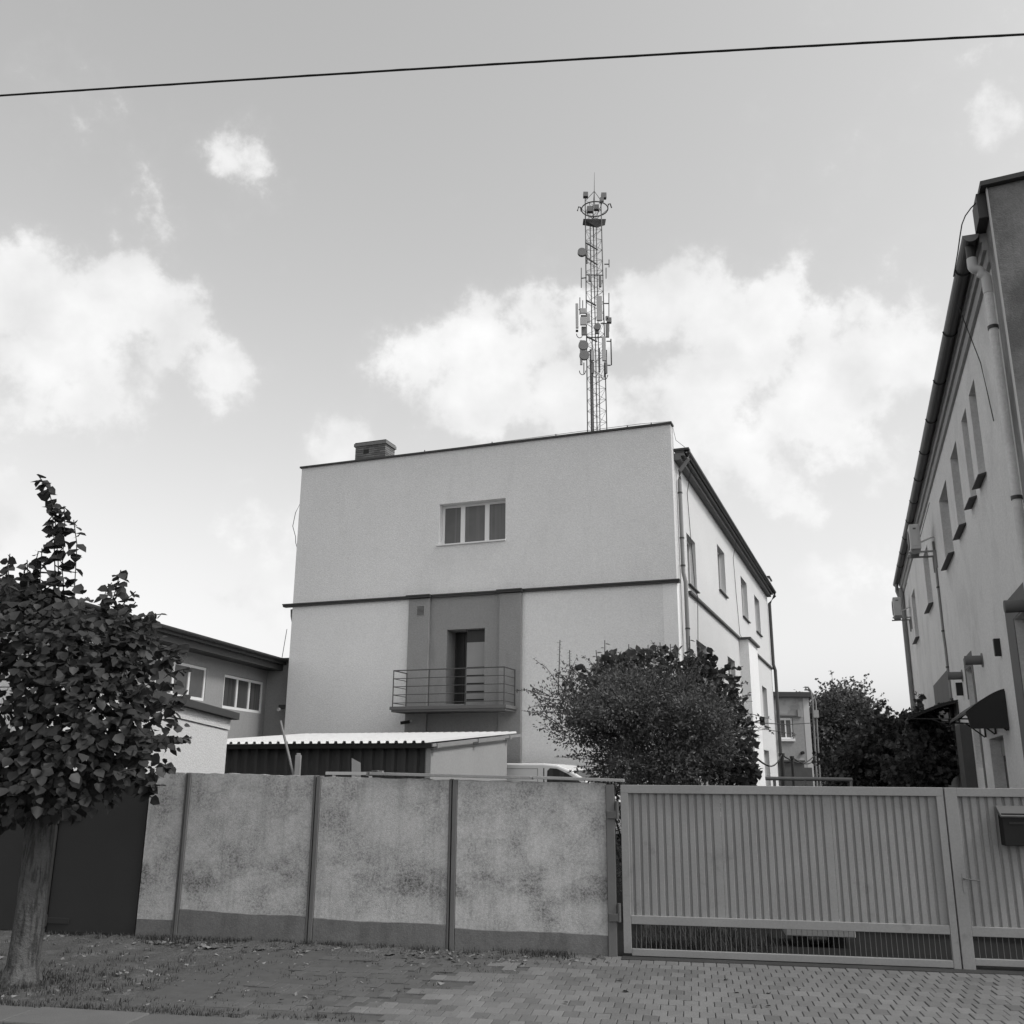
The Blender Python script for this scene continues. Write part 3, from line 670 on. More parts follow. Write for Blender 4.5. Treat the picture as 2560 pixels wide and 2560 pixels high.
m = MB(MAIN); m.sheet(prof, lambda a, b, t: (a, t, roofz(t)+b), SV, 27.0); ro_ = m.build('roof_sheet', 'shed_roof', shed)
so_ = ro_.modifiers.new('solid', 'SOLIDIFY'); so_.thickness = .006
m = MB(MAIN); m.hexa([(su0,SV+.06,2.40),(su1+.12,SV+.06,2.40),(su1+.12,SV+.12,2.40),(su0,SV+.12,2.40),(su0,SV+.06,2.51),(su1+.12,SV+.06,2.51),(su1+.12,SV+.12,2.515),(su0,SV+.12,2.515)]); m.build('eave_beam', 'plastic_black', shed)
for v_ in (SV+.22, 23.6, 25.9): box(MAIN, 'purlin', 'timber', shed, su1-.3, su1+.16, v_, v_+.09, roofz(v_)-.13, roofz(v_)-.02)
m = MB(MAIN); m.hexa([(su1+.10,SV+.02,2.43),(su1+.13,SV+.02,2.43),(su1+.13,26.9,2.89),(su1+.10,26.9,2.89),(su1+.10,SV+.02,2.50),(su1+.13,SV+.02,2.50),(su1+.13,26.9,2.96),(su1+.10,26.9,2.96)]); m.build('verge_board', 'timber', shed)
MB(MAIN).tube([(su1-.14, SV+.28, 0), (su1-.14, SV+.28, 2.4)], .045, 8).build('corner_post', 'timber', shed)

# ------------------------------------------------------------------ van
van = thing('parked_van', 'white panel van parked between the shed and the grey building', 'van', MAIN.W(-9.2, 27.4, 0))
VN, VF = 26.5, 28.35
prof = [(-11.75,.42),(-11.75,1.95),(-11.6,2.09),(-11.3,2.13),(-9.1,2.13),(-8.72,2.09),(-8.35,1.95),(-7.95,1.72),(-7.3,1.28),(-6.95,1.12),(-6.75,.95),(-6.7,.55),(-6.75,.32),(-7.0,.28),(-11.6,.28)]
m = MB(MAIN)
m.prism([(a, b) for a, b in prof], lambda a, b, t: (a, t, b), VN, VF)
body = m.build('body', 'van_paint', van, .05)
wprof = [(-9.02,1.55),(-9.0,1.93),(-8.92,2.0),(-8.72,1.99),(-8.42,1.86),(-8.1,1.68),(-7.75,1.45),(-7.78,1.4),(-8.95,1.38)]
m = MB(MAIN); m.prism(wprof, lambda a, b, t: (a, t, b), VN-.006, VN+.02); m.build('door_window', 'glass_dark', van)
m = MB(MAIN)
for a, b in ((-9.12, -9.09), (-7.62, -7.6)): m.box(a, b, VN-.004, VN+.01, .45, 2.0 if a < -9 else 1.35)
m.box(-9.10, -7.6, VN-.004, VN+.01, .44, .46); m.build('door_gap', 'plastic_black', van)
dm = MB(MAIN); 
for a, b, c, d in ((-11.3,-9.3,1.98,1.995),(-11.3,-9.3,1.2,1.215),(-11.32,-11.3,1.2,1.995),(-9.3,-9.28,1.2,1.995)): dm.box(a, b, VN-.004, VN+.01, c, d)
dm.build('panel_groove', 'frame_grey', van)
m = MB(MAIN); m.add([(-8.30,VN+.15,1.935),(-7.33,VN+.15,1.29),(-7.33,VF-.15,1.29),(-8.30,VF-.15,1.935)], [(0,1,2,3)]); 
m.v = [tuple(np.array(p)+np.array([.01,0,.012])) for p in m.v]; m.build('windscreen', 'glass_dark', van)
for x in (-7.6, -10.9):
    for y in (VN-.02, VF-.18):
        t_ = MB(MAIN).tube([(x, y, .33), (x, y+.2, .33)], .33, 24).build('wheel', 'rubber', van); MB(MAIN).tube([(x, y-.01, .33), (x, y+.02, .33)], .2, 16).build('rim', 'chrome', t_)
for y in (VN+.1, VF-.4): box(MAIN, 'headlight', 'lamp_glass', van, -6.98, -6.72, y, y+.3, .78, .98, .02)
box(MAIN, 'bumper', 'plastic_black', van, -6.85, -6.64, VN+.02, VF-.02, .3, .52, .03); box(MAIN, 'door_handle', 'plastic_black', van, -9.0, -8.8, VN-.03, VN, 1.15, 1.19)
box(MAIN, 'mirror', 'plastic_black', van, -7.95, -7.83, VN-.22, VN-.02, 1.38, 1.62, .03)

# ------------------------------------------------------------------ left building, its annex and the link block
LU = -15.2
lb = thing('side_building', 'two storey grey building with dark deep eaves behind the street tree', 'building', LEFT.W(-18, 26, 0))
lside = lambda a, d, z: (LU-d, a, z)
lw = [(25.35, 28.3, 3.98, 5.02), (29.5, 32.45, 3.85, 4.95), (21.3, 24.2, 4.0, 5.05)]
LE = 32.72
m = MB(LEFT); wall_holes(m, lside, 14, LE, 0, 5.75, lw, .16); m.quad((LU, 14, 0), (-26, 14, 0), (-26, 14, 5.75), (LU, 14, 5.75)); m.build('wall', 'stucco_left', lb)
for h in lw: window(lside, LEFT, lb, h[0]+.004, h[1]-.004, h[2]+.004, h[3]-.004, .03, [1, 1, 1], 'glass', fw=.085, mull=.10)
ez = 5.72
m = MB(LEFT); m.hexa([(-26,13.3,ez-.14),(-14.5,13.3,ez-.14),(-14.5,LE+.05,ez-.14),(-26,LE+.05,ez-.14),(-26,13.3,6.9),(-14.5,13.3,ez+.05),(-14.5,LE+.05,ez+.05),(-26,LE+.05,6.9)]); m.build('roof', 'coping', lb)
m = MB(LEFT); m.box(LU+.001, -14.62, 13.6, LE, ez-.34, ez-.141); m.build('soffit', 'coping', lb)
gprof = [(-14.42+.075*math.cos(t), ez+.02+.075*math.sin(t)) for t in np.linspace(math.pi, 2*math.pi, 8)]; gprof += [(a, b+.012) for a, b in gprof[::-1]]
m = MB(LEFT); m.prism(gprof, lambda a, b, t: (a, t, b), 13.3, LE+.1); m.build('gutter', 'gutter', lb)
lk = thing('link_block', 'narrow flat roofed grey link between the two buildings', 'building', LEFT.W(-14.3, 34, 0))
kz = LEFT.on_v(715, 1645, LE)[2]
box(LEFT, 'wall', 'stucco_left', lk, LU-1, -12.3, LE, LE+5, 0, kz-.12)
box(LEFT, 'coping', 'coping', lk, LU-1, -12.25, LE-.06, LE+5, kz-.119, kz)
m = MB(LEFT); q = LEFT.on_v(705, 1640, LE+.3); m.tube([(q[0], LE+.3, kz), (q[0]+.12, LE+.3, kz+1.1)], .012, 5); m.build('aerial', 'black_iron', lk)
an = thing('white_annex', 'low white rendered annex with dark sloping coping left of the shed', 'building', LEFT.W(-12, 16, 0))
AU, AV0, AV1 = -9.75, 13.2, 19.27
az_ = lambda v_: 3.03+(19.27-v_)*.062
m = MB(LEFT); P8 = lambda z0, z1: [(-14.9,AV0,z0(AV0)),(AU,AV0,z0(AV0)),(AU,AV1,z0(AV1)),(-14.9,AV1,z0(AV1)),(-14.9,AV0,z1(AV0)),(AU,AV0,z1(AV0)),(AU,AV1,z1(AV1)),(-14.9,AV1,z1(AV1))]
m.hexa(P8(lambda v_: 0, lambda v_: az_(v_)-.36)); m.build('wall', 'stucco_white', an)
m = MB(LEFT); AU += .03; AV1 += .03; m.hexa(P8(lambda v_: az_(v_)-.345, lambda v_: az_(v_)-.12)); m.build('attic_band', 'stucco_white', an)
AU += .12; AV1 += .15
m = MB(LEFT); m.hexa(P8(lambda v_: az_(v_)-.119, lambda v_: az_(v_)+.02)); m.build('coping', 'coping', an)

# ------------------------------------------------------------------ right building
RU, RV0, RV1 = 2.4, 13.05, 40.3
RTOP = 9.62; REAV = 9.22
rb = thing('street_building', 'tall weathered grey building with long eaves gutter and air conditioners at right', 'building', RIGHT.W(6, 20, 0))
rside = lambda a, d, z: (RU+d, a, z)
rup = [(16.42, 17.2, 6.56, 8.19), (17.75, 18.48, 6.54, 8.18), (19.55, 20.75, 6.5, 8.17), (21.95, 23.75, 6.47, 8.08), (28.0, 29.7, 6.4, 8.0), (34.3, 36.0, 6.32, 7.95)]
rlow = [(21.3, 22.35, 2.0, 3.98)]
rdoor = [(18.2, 20.0, 0, 2.5), (13.9, 15.6, 0, 4.05), (25.2, 26.8, 0, 2.6)]
m = MB(RIGHT); wall_holes(m, rside, RV0, RV1, 0, REAV, rup+rlow+rdoor, .30); m.quad((RU, RV1, 0), (14, RV1, 0), (14, RV1, REAV), (RU, RV1, REAV)); m.build('side_wall', 'stucco_right', rb)
m = MB(RIGHT); m.quad((RU-.03, RV0-.05, 0), (16, RV0-.05, 0), (16, RV0-.05, RTOP+1.0), (RU-.03, RV0-.05, RTOP)); m.quad((RU-.03, RV0-.05, 0), (RU-.03, RV0-.05, RTOP), (RU-.03, RV0+.45, RTOP), (RU-.03, RV0+.45, 0)); m.quad((RU-.03, RV0+.45, REAV), (RU-.03, RV0+.45, RTOP), (16, RV0+.45, RTOP+1), (16, RV0+.45, REAV)); m.build('street_wall', 'stucco_rough', rb)
m = MB(RIGHT); m.hexa([(RU-.12,RV0-.14,RTOP),(16,RV0-.14,RTOP+1.0),(16,RV0+.5,RTOP+1.0),(RU-.12,RV0+.5,RTOP),(RU-.12,RV0-.14,RTOP+.07),(16,RV0-.14,RTOP+1.07),(16,RV0+.5,RTOP+1.07),(RU-.12,RV0+.5,RTOP+.07)]); m.build('parapet_coping', 'coping', rb)
box(RIGHT, 'corner_bead', 'far_plaster_light', rb, RU-.045, RU-.028, RV0-.065, RV0+.0, 0, RTOP-.001)
box(RIGHT, 'flashing', 'coping', rb, RU-.16, RU-.031, RV0+.05, RV0+.48, REAV+.02, RTOP-.002)
for i, h in enumerate(rup+rlow):
    window(rside, RIGHT, rb, h[0]+.004, h[1]-.004, h[2]+.004, h[3]-.004, .22, [1, 1], 'glass_dark', fw=.07)
    if h in rup: m = MB(RIGHT); m.hexa([(RU-.13,h[0]-.05,h[2]-.05),(RU-.0005,h[0]-.05,h[2]-.03),(RU-.0005,h[1]+.05,h[2]-.03),(RU-.13,h[1]+.05,h[2]-.05),(RU-.13,h[0]-.05,h[2]-.035),(RU-.0005,h[0]-.05,h[2]+.0),(RU-.0005,h[1]+.05,h[2]+.0),(RU-.13,h[1]+.05,h[2]-.035)]); m.build('window_sill', 'coping', rb)
for h in rdoor:
    d_ = box(RIGHT, 'door', 'timber_dark', rb, RU+.2, RU+.26, h[0]+.01, h[1]-.01, .02, h[3]-.3); box(RIGHT, 'door_frame', 'frame_grey', rb, RU+.18, RU+.27, h[0]+.004, h[1]-.004, h[3]-.299, h[3]-.01)
    for k in range(2): box(RIGHT, 'door_panel', 'door_dark', d_, RU+.19, RU+.199, h[0]+.15, h[1]-.15, .25+k*1.0, 1.1+k*1.0)
# painted surrounds
for (v0, v1, zt, holes) in ((13.85, 16.3, 4.39, [(13.9, 15.6)]), (21.05, 22.5, 4.25, [(21.3, 22.35)]), (26.0, 30.8, 4.40, [])):
    m = MB(RIGHT)
    a = v0
    segs = []
    for h0, h1 in holes:
        segs += [(v0, h0, 0, zt), (h1, v1, 0 if zt > 4.3 else 3.4, zt), (h0, h1, 4.06 if zt > 4.3 else 3.99, zt)]
    if not holes: segs = [(v0, v1, 0, zt)]
    for s0_, s1_, z0_, z1_ in segs:
        if s1_-s0_ > .01: m.box(RU-.012, RU-.001, s0_, s1_, z0_, z1_)
    m.build('painted_surround', 'soffit', rb)
# short cylinder lamps projecting from the wall
for px, py in ((2572, 1514), (2456, 1650), (2406, 1689)):
    q = RIGHT.on_u(px, py, RU-.002)
    l_ = MB(RIGHT).tube([(RU-.02, q[1], q[2]), (RU-.30, q[1], q[2])], .085, 14).build('wall_lamp', 'soffit', rb)
    MB(RIGHT).tube([(RU-.001, q[1], q[2]), (RU-.019, q[1], q[2])], .13, 12).build('mount_plate', 'pipe_grey', l_)
# flood lamps
for px, py, v_ in ((2508, 1617, 17.2), (2407, 1722, 23.3)):
    q = RIGHT.on_v(px, py, v_)
    l_ = box(RIGHT, 'flood_lamp', 'plastic_black', rb, q[0]-.13, q[0]+.13, v_, v_+.1, q[2]-.14, q[2]+.14, .01)
    MB(RIGHT).tube([(q[0], v_+.05, q[2]-.14), (q[0], v_+.05, q[2]-.22), (RU-.001, v_+.05, q[2]-.22)], .018, 6).build('lamp_bracket', 'frame_white', l_)
# cornice, eave, gutter
m = MB(RIGHT); m.box(RU-.05, RU-.001, RV0+.46, RV1+.05, REAV-.45, REAV-.26); m.box(RU-.095, RU-.001, RV0+.46, RV1+.05, REAV-.259, REAV-.12); m.box(RU-.125, RU+.3, RV0+.46, RV1+.05, REAV-.119, REAV+.0); m.build('eave_moulding', 'moulding', rb)
m = MB(RIGHT); m.quad((RU-.13, RV0+.46, REAV+.02), (14, RV0+.46, REAV+.9), (14, RV1, REAV+.9), (RU-.13, RV1, REAV+.02)); m.build('roof', 'roof_felt', rb)
GU, GZ, GR_ = RU-.235, REAV-.01, .105
gp_ = [(GU+GR_*math.cos(t), GZ+GR_*math.sin(t)) for t in np.linspace(math.pi, 2*math.pi, 11)]; gp_ += [(a, b+.012) for a, b in gp_[::-1]]
gv0 = RV0+.42
m = MB(RIGHT); m.prism(gp_, lambda a, b, t: (a, t, b), gv0, RV1+.1); gut = m.build('gutter', 'gutter', rb)
m = MB(RIGHT); m.poly([(GU+GR_*math.cos(t), gv0-.004, GZ+GR_*math.sin(t)) for t in np.linspace(math.pi, 2*math.pi, 11)]); m.build('gutter_end', 'pipe_zinc', gut)
for k in range(11):
    v_ = gv0+1.0+k*2.2; MB(RIGHT).tube([(GU+(GR_+.008)*math.cos(t), v_, GZ+(GR_+.008)*math.sin(t)) for t in np.linspace(math.pi, 2*math.pi, 9)], .012, 5).build('gutter_joint', 'black_iron', gut)
pv_ = gv0+.18
m = MB(RIGHT); m.tube([(GU, pv_, GZ-GR_+.02), (GU, pv_, GZ-.30)], .062, 12); m.build('gutter_outlet', 'gutter', rb)
pth = [(GU, pv_, GZ-.28), (GU, pv_, GZ-.38)]+arc((GU+.07, pv_, GZ-.40), (-1, 0, 0), (0, 0, -1), .07, .2, math.pi/2, 5)+[(GU+.10, pv_, GZ-.50)]+arc((GU+.075, pv_, GZ-.62), (0, 0, 1), (1, 0, 0), .08, .3, math.pi/2, 5)
ex = GU+.155
m = MB(RIGHT); m.tube(pth+[(ex, pv_, GZ-.85)], .066, 14); el_ = m.build('pipe_elbow', 'pipe_white', rb)
m = MB(RIGHT); m.tube([(ex, pv_, GZ-.84), (ex, pv_, 0)], .06, 12); dp2 = m.build('downpipe', 'stucco_right', rb)
for z in (GZ-1.4, 5.35, 3.0): MB(RIGHT).tube([(ex, pv_, z), (ex, pv_, z+.05)], .072, 12).build('pipe_collar', 'gutter', dp2)
m = MB(RIGHT); m.tube([(RU-.13, RV0+.1, RTOP-.08), (RU-.22, RV0+.2, RTOP-.12), (RU-.29, RV0+.28, RTOP-.18), (RU-.335, RV0+.36, RTOP-.26), (RU-.352, gv0+.1, GZ+.07), (RU-.352, gv0+.5, GZ+.02), (RU-.35, gv0+1.2, GZ+.0)], .009, 6); m.build('lightning_wire', 'black_iron', rb)
m = MB(RIGHT); m.tube([(RU-.3, 15.0, REAV-.3), (RU-.04, 15.3, 8.0), (RU-.03, 15.1, 7.4), (RU-.03, 14.9, 6.9)], .008, 5); m.build('loose_cable', 'black_iron', rb)
m = MB(RIGHT); m.tube([(RU-.10, 39.6, REAV-.3), (RU-.10, 39.6, 0)], .09, 8); m.tube([(GU, 39.9, GZ-.1), (GU, 39.9, GZ-.35), (RU-.1, 39.6, GZ-.9)], .08, 8); m.build('downpipe', 'pipe_zinc', rb)
# conduit running down the wall
q0 = RIGHT.on_u(2336, 1345, RU-.03); q1 = RIGHT.on_u(2365, 1680, RU-.03); q2 = RIGHT.on_u(2395, 1955, RU-.03)
cv = (q0[1]+q1[1])/2
m = MB(RIGHT); m.tube([(RU-.03, cv, 7.6), (RU-.03, cv, 5.2), (RU-.03, cv-.1, 4.9), (RU-.03, cv-.1, 0)], .03, 8); cdt = m.build('conduit', 'pipe_zinc', rb)
for z in (6.4, 5.3, 4.4, 3.2): MB(RIGHT).tube([(RU-.03, cv-(.1 if z < 5 else 0), z), (RU-.03, cv-(.1 if z < 5 else 0), z+.04)], .042, 8).build('conduit_clip', 'gutter', cdt)
m = MB(RIGHT); m.tube([(RU-.1, 23.9, 3.0), (RU-.1, 23.9, 0)], .09, 8); m.build('downpipe', 'pipe_grey', rb)
box(RIGHT, 'meter_cabinet', 'timber_dark', rb, RU-.22, RU-.001, 22.6, 23.6, 0, 2.9)
# curved awnings
def awning(v0, v1, zw, out, drop, posts):
    n = 12; cu = [(RU-out*k/n, zw-drop*(k/n)**1.4) for k in range(n+1)]
    m = MB(RIGHT); pr = cu+[(a, b-.035) for a, b in cu[::-1]]; m.prism(pr, lambda a, b, t: (a, t, b), v0, v1); a_ = m.build('awning', 'awning', rb)
    for v_ in (v0, (v0+v1)/2, v1-.04):
        m = MB(RIGHT); m.tube([(a, v_+.02, b-.06) for a, b in cu], .018, 6); m.tube([(RU-.02, v_+.02, zw-drop-.05), (RU-out*.97, v_+.02, zw-drop-.03)], .014, 6); m.tube([(RU-.02, v_+.02, zw-.05), (RU-.02, v_+.02, zw-drop-.3)], .018, 6); m.tube([(RU-out*.55, v_+.02, zw-drop-.04), (RU-.03, v_+.02, zw-drop-.3)], .014, 6); m.build('awning_bracket', 'black_iron', a_)
q = RIGHT.on_v(2266, 1797, 25.2); qt = RIGHT.on_u(2400, 1745, RU)
awning(24.6, 26.9, 3.55, RU-q[0], 3.55-q[2], 0)
q = RIGHT.on_v(2400, 1796, 18.4)
awning(17.4, 20.3, 3.2, RU-q[0], 3.2-q[2]-.05, 0)
qc = RIGHT.on_v(2410, 1822, 17.4); n = 10; o_ = RU-q[0]; d_ = 3.2-q[2]-.05
m = MB(RIGHT); m.prism([(RU-o_*k/n, 3.165-d_*(k/n)**1.4) for k in range(n+1)]+[(RU-o_*.92, qc[2]), (RU-.01, qc[2])], lambda a, b, t: (a, t, b), 17.36, 17.395); m.build('awning_side', 'awning', rb)
# air conditioners on brackets
def aircon(label, px0, px1, py0, py1, v_):
    a = RIGHT.on_v(px0, py0, v_); b = RIGHT.on_v(px1, py1, v_)
    u0, u1, z0, z1 = a[0], b[0], b[2], a[2]
    t = thing('air_conditioner', label, 'air conditioner', RIGHT.W((u0+u1)/2, v_+.4, z0), 'outdoor units on the street building')
    c_ = box(RIGHT, 'casing', 'ac_white', t, u0, u1, v_, v_+.82, z0, z1, .02)
    box(RIGHT, 'side_cover', 'ac_white', t, u0+.05, u1-.05, v_-.012, v_-.001, z0+.08, z1-.05, .005)
    box(RIGHT, 'grip', 'ac_grille', t, u0+.09, u1-.09, v_-.02, v_-.0125, z1-.14, z1-.1)
    MB(RIGHT).tube([(u0-.004, v_+.47, (z0+z1)/2), (u0-.02, v_+.47, (z0+z1)/2)], min(.25, (z1-z0)*.42), 20).build('fan_grille', 'ac_grille', t)
    for y in (v_+.06, v_+.70): m = MB(RIGHT); m.box(u0-.06, RU-.002, y, y+.045, z0-.09, z0-.05); m.box(RU-.05, RU-.002, y+.0, y+.045, z0-.5, z0-.091); m.build('bracket', 'galvanised', t)
    for y in (v_+.05, v_+.65): box(RIGHT, 'foot', 'galvanised', t, u0+.02, u1-.02, y, y+.06, z0-.049, z0-.001)
    m = MB(RIGHT); m.tube([(u1+.0, v_+.1, z0+.18), (u1+.12, v_+.05, z0+.22), (RU-.05, v_+.1, z0+.3), (RU-.001, v_+.12, z0+.3)], .022, 6); m.build('refrigerant_pipe', 'pipe_white', t)
    m = MB(RIGHT); m.tube([(u1, v_+.15, z0+.3), (RU-.2, v_+.1, z0+.7), (RU-.03, v_+.1, z0+1.2)], .008, 5); m.build('cable', 'black_iron', t)
aircon('white air conditioner high on the wall just below the gutter, nearer one', 2271, 2304, 1311, 1371, 25.6)
aircon('small white air conditioner hanging below the gutter end, farther one', 2231, 2256, 1493, 1538, 37.0)

# ------------------------------------------------------------------ foliage helpers
LEAF = np.array([(0,0,0),(-.46,.22,.09),(-.40,.60,.07),(0,1.0,-.06),(.40,.60,.07),(.46,.22,.09)])
SLIM = np.array([(0,0,0),(-.25,.35,.05),(-.18,.7,.03),(0,1.0,-.05),(.18,.7,.03),(.25,.35,.05)])
def leaf_verts(P, D, Nn, S, tpl):
    """P base points, D length direction, Nn rough normals, S sizes -> (n,6,3)"""
    D = D/np.linalg.norm(D, axis=1, keepdims=True); X = np.cross(D, Nn); X /= (np.linalg.norm(X, axis=1, keepdims=True)+1e-9); Z = np.cross(X, D)
    return P[:, None, :]+S[:, None, None]*(tpl[None, :, 0:1]*X[:, None, :]+tpl[None, :, 1:2]*D[:, None, :]+tpl[None, :, 2:3]*Z[:, None, :])
def leaf_mesh(name, V, m, parent):
    n = len(V); me = bpy.data.meshes.new(name); me.vertices.add(n*6); me.vertices.foreach_set('co', V.reshape(-1).astype(np.float32))
    base_ = (np.arange(n)*6)[:, None]; lp = (base_+np.array([[0,1,2,3,0,3,4,5]])).reshape(-1)
    me.loops.add(n*8); me.loops.foreach_set('vertex_index', lp.astype(np.int32)); me.polygons.add(n*2); me.polygons.foreach_set('loop_start', (np.arange(n*2)*4).astype(np.int32)); me.polygons.foreach_set('loop_total', np.full(n*2, 4, np.int32))
    me.update(); me.validate(); me.materials.append(MATS[m]); o = bpy.data.objects.new(name, me); COL.objects.link(o); attach(o, parent); return o
def unit(n): v_ = rng.normal(size=(n, 3)); return v_/np.linalg.norm(v_, axis=1, keepdims=True)
def blob_points(n, lobes, shell=.55):
    """points in a union of ellipsoid lobes (centre, radii, weight), denser towards the skin"""
    wts = np.array([l[2] for l in lobes]); wts = wts/wts.sum(); idx = rng.choice(len(lobes), n, p=wts)
    c = np.array([l[0] for l in lobes])[idx]; r = np.array([l[1] for l in lobes])[idx]
    d = unit(n); rad = shell+(1-shell)*rng.random(n)**.6; return c+d*r*rad[:, None], d
def branchwork(mb, root, ends, r0, r1=.006, sag=.1):
    for e in ends:
        e = np.array(e); mid_ = (root+e)/2+rng.normal(0, .08, 3)*np.linalg.norm(e-root)*.5; mid_[2] += sag*np.linalg.norm(e-root)*.3
        q1 = root*.55+mid_*.45+rng.normal(0, .02, 3)
        mb.tube([root, q1, mid_, mid_*.4+e*.6, e], [r0, r0*.75, r0*.5, r0*.3, r1], 6)

# ------------------------------------------------------------------ street tree at the left
base_p = on_ground(45, 2462); TY = base_p[1]
tree = thing('street_tree', 'young broad leaved street tree with dark heart shaped leaves at left', 'tree', base_p)
top_p = at_y(100, 2035, TY+.05)
rings = 46; m = MB(); vs = []; seg = 36
for i in range(rings+1):
    t = i/rings; c = base_p*(1-t)+(top_p+np.array([.02, 0, .25]))*t; c = c+np.array([.015*math.sin(t*5), 0, 0]); c[2] = -.05+t*(top_p[2]+.3)
    r = .132-.03*t+.07*max(0, .12-t)/.12
    for k in range(seg):
        q = 2*math.pi*k/seg; rr_ = r*(1+.05*math.sin(q*3+t*2)+.035*math.sin(q*7-t*9)+.05*abs(math.sin(q*9+math.sin(t*11)*1.2))+rng.normal(0, .012))
        vs.append((c[0]+rr_*math.cos(q), c[1]+rr_*math.sin(q), c[2]))
m.add(vs, [(i*seg+k, i*seg+(k+1) % seg, (i+1)*seg+(k+1) % seg, (i+1)*seg+k) for i in range(rings) for k in range(seg)]); m.smooth = True
m.build('trunk', 'bark', tree)
def ty(px, py, dy=0): return at_y(px, py, TY+dy)
def lobe(px, py, rpx, rpy, dy, ry, wgt):
    c = ty(px, py, dy); s_ = F*1.0/np.linalg.norm(np.array([c[0], c[1]]))*.93; return (c, np.array([rpx/s_, ry, rpy/s_]), wgt)
lobes = [lobe(60, 1760, 250, 230, .1, 1.05, 3), lobe(205, 1690, 130, 140, -.2, .7, 1.3), lobe(225, 1820, 125, 115, -.3, .7, 1.2), lobe(110, 1930, 185, 95, -.3, .8, 1.5), lobe(-120, 1700, 230, 230, .1, 1.0, 1.6), lobe(120, 1590, 190, 95, .1, .8, 1.4),
         lobe(370, 1840, 80, 70, -.2, .35, .14), lobe(355, 1690, 60, 70, -.2, .3, .10), lobe(330, 1930, 60, 45, -.2, .3, .09), lobe(-60, 1930, 200, 110, 0, .9, 1), lobe(330, 1620, 70, 50, -.1, .35, .14)]
Pn, dn_ = blob_points(6200, lobes, .5)
shoots = []
def shoot(pts, n, s=.155):
    n = int(n*1.25)
    pts = [ty(*p) for p in pts]; shoots.append(pts); out = []; L = len(pts)-1
    for i in range(n):
        t = (i+.3)/n*L; k = min(int(t), L-1); f_ = t-k; p = pts[k]*(1-f_)+pts[k+1]*f_; a = i*2.4+rng.uniform(0, .8)
        out.append((p, np.array([math.cos(a), math.sin(a), rng.uniform(-.95, .1)]), s*(1-.35*i/n)*rng.uniform(.8, 1.15)))
    return out
SL = shoot([(150, 1560), (145, 1400), (137, 1290), (122, 1225), (98, 1192)], 30)+shoot([(165, 1560), (155, 1420), (162, 1310), (160, 1265)], 24)+shoot([(180, 1560), (188, 1440), (192, 1360), (184, 1300)], 16)+shoot([(120, 1570), (100, 1450), (105, 1370)], 18)+shoot([(80, 1570), (60, 1480), (62, 1415)], 14)+shoot([(60, 1560), (75, 1460), (96, 1378)], 12) \
    +shoot([(250, 1560), (285, 1490), (302, 1425)], 20)+shoot([(10, 1560), (15, 1490), (5, 1450)], 12)+shoot([(300, 1560), (350, 1540), (410, 1535)], 12, .12)+shoot([(330, 1680), (400, 1660), (455, 1648)], 12, .12)+shoot([(380, 1840), (440, 1845), (480, 1845)], 10, .12)+shoot([(330, 1950), (370, 1950), (390, 1930)], 8, .12)+shoot([(140, 1520), (135, 1350), (130, 1260)], 22)+shoot([(-40, 1560), (-60, 1480)], 8)
for _ in range(90):
    l = lobes[rng.integers(len(lobes))]; a = rng.uniform(-1.2, 3.6); c = l[0]+l[1]*np.array([math.cos(a), rng.uniform(-.7, .2), math.sin(a)])*.95
    px, py = project(c)
    if py > 2010 or px < -20: continue
    dpx, dpy = math.cos(a)*rng.uniform(25, 75), -math.sin(a)*rng.uniform(20, 60)-15
    SL += shoot([(px, py, c[1]-TY), (px+dpx*.5, py+dpy*.6, c[1]-TY), (px+dpx, py+dpy, c[1]-TY)], 6, .12)
D = dn_*np.array([.9, .9, .25])+np.array([0, 0, -.65])+rng.normal(0, .35, Pn.shape); NN = dn_*.9+np.array([0, -.25, .55])+rng.normal(0, .35, Pn.shape); S = rng.uniform(.05, .115, len(Pn))
P2 = np.array([a for a, b, c in SL]); D2 = np.array([b for a, b, c in SL]); S2 = np.array([c for a, b, c in SL]); N2 = np.tile([0, -.55, .8], (len(P2), 1))+rng.normal(0, .45, P2.shape)
Pn = np.vstack([Pn, P2]); D = np.vstack([D, D2]); NN = np.vstack([NN, N2]); S = np.concatenate([S, S2])
V = leaf_verts(Pn, D, NN, S, LEAF)
cen = V.mean(1); dist = np.linalg.norm(cen-CAM, axis=1); pxs = np.array([project(c) for c in cen]); inview = (pxs[:, 0] > 0) & (pxs[:, 1] > 1150)
score = np.where(inview, dist, 99); score[-len(P2):] -= np.where(inview[-len(P2):], 5, 0)      # the leaves that show as single shapes
near = np.argsort(score)[:300]; keep = np.ones(len(V), bool); keep[near] = False
co = leaf_mesh('crown', V[keep], 'leaf_street', tree); co['kind'] = 'stuff'
leafmat('leaf_single', .046, .35, 2.5, .3, rnd=1)
tm = bpy.data.meshes.new('leaf'); tm.from_pydata([tuple(q) for q in LEAF], [], [(0,1,2,3),(0,3,4,5)]); tm.materials.append(MATS['leaf_single'])
for i in near:
    d = D[i]/np.linalg.norm(D[i]); x = np.cross(d, NN[i]); x /= np.linalg.norm(x); z = np.cross(x, d)
    o = bpy.data.objects.new('leaf', tm); COL.objects.link(o); mt = Matrix.Identity(4)
    for r in range(3): mt[r][0] = x[r]*S[i]; mt[r][1] = d[r]*S[i]; mt[r][2] = z[r]*S[i]; mt[r][3] = Pn[i][r]
    o.parent = tree; o.matrix_parent_inverse = Matrix.Translation(-tree.location); o.matrix_basis = mt
m = MB(); root = np.array(top_p)
branchwork(m, root, [l[0]+rng.normal(0, .15, 3) for l in lobes]+[l[0]+np.array([.2, -.2, .2]) for l in lobes[:5]], .05)
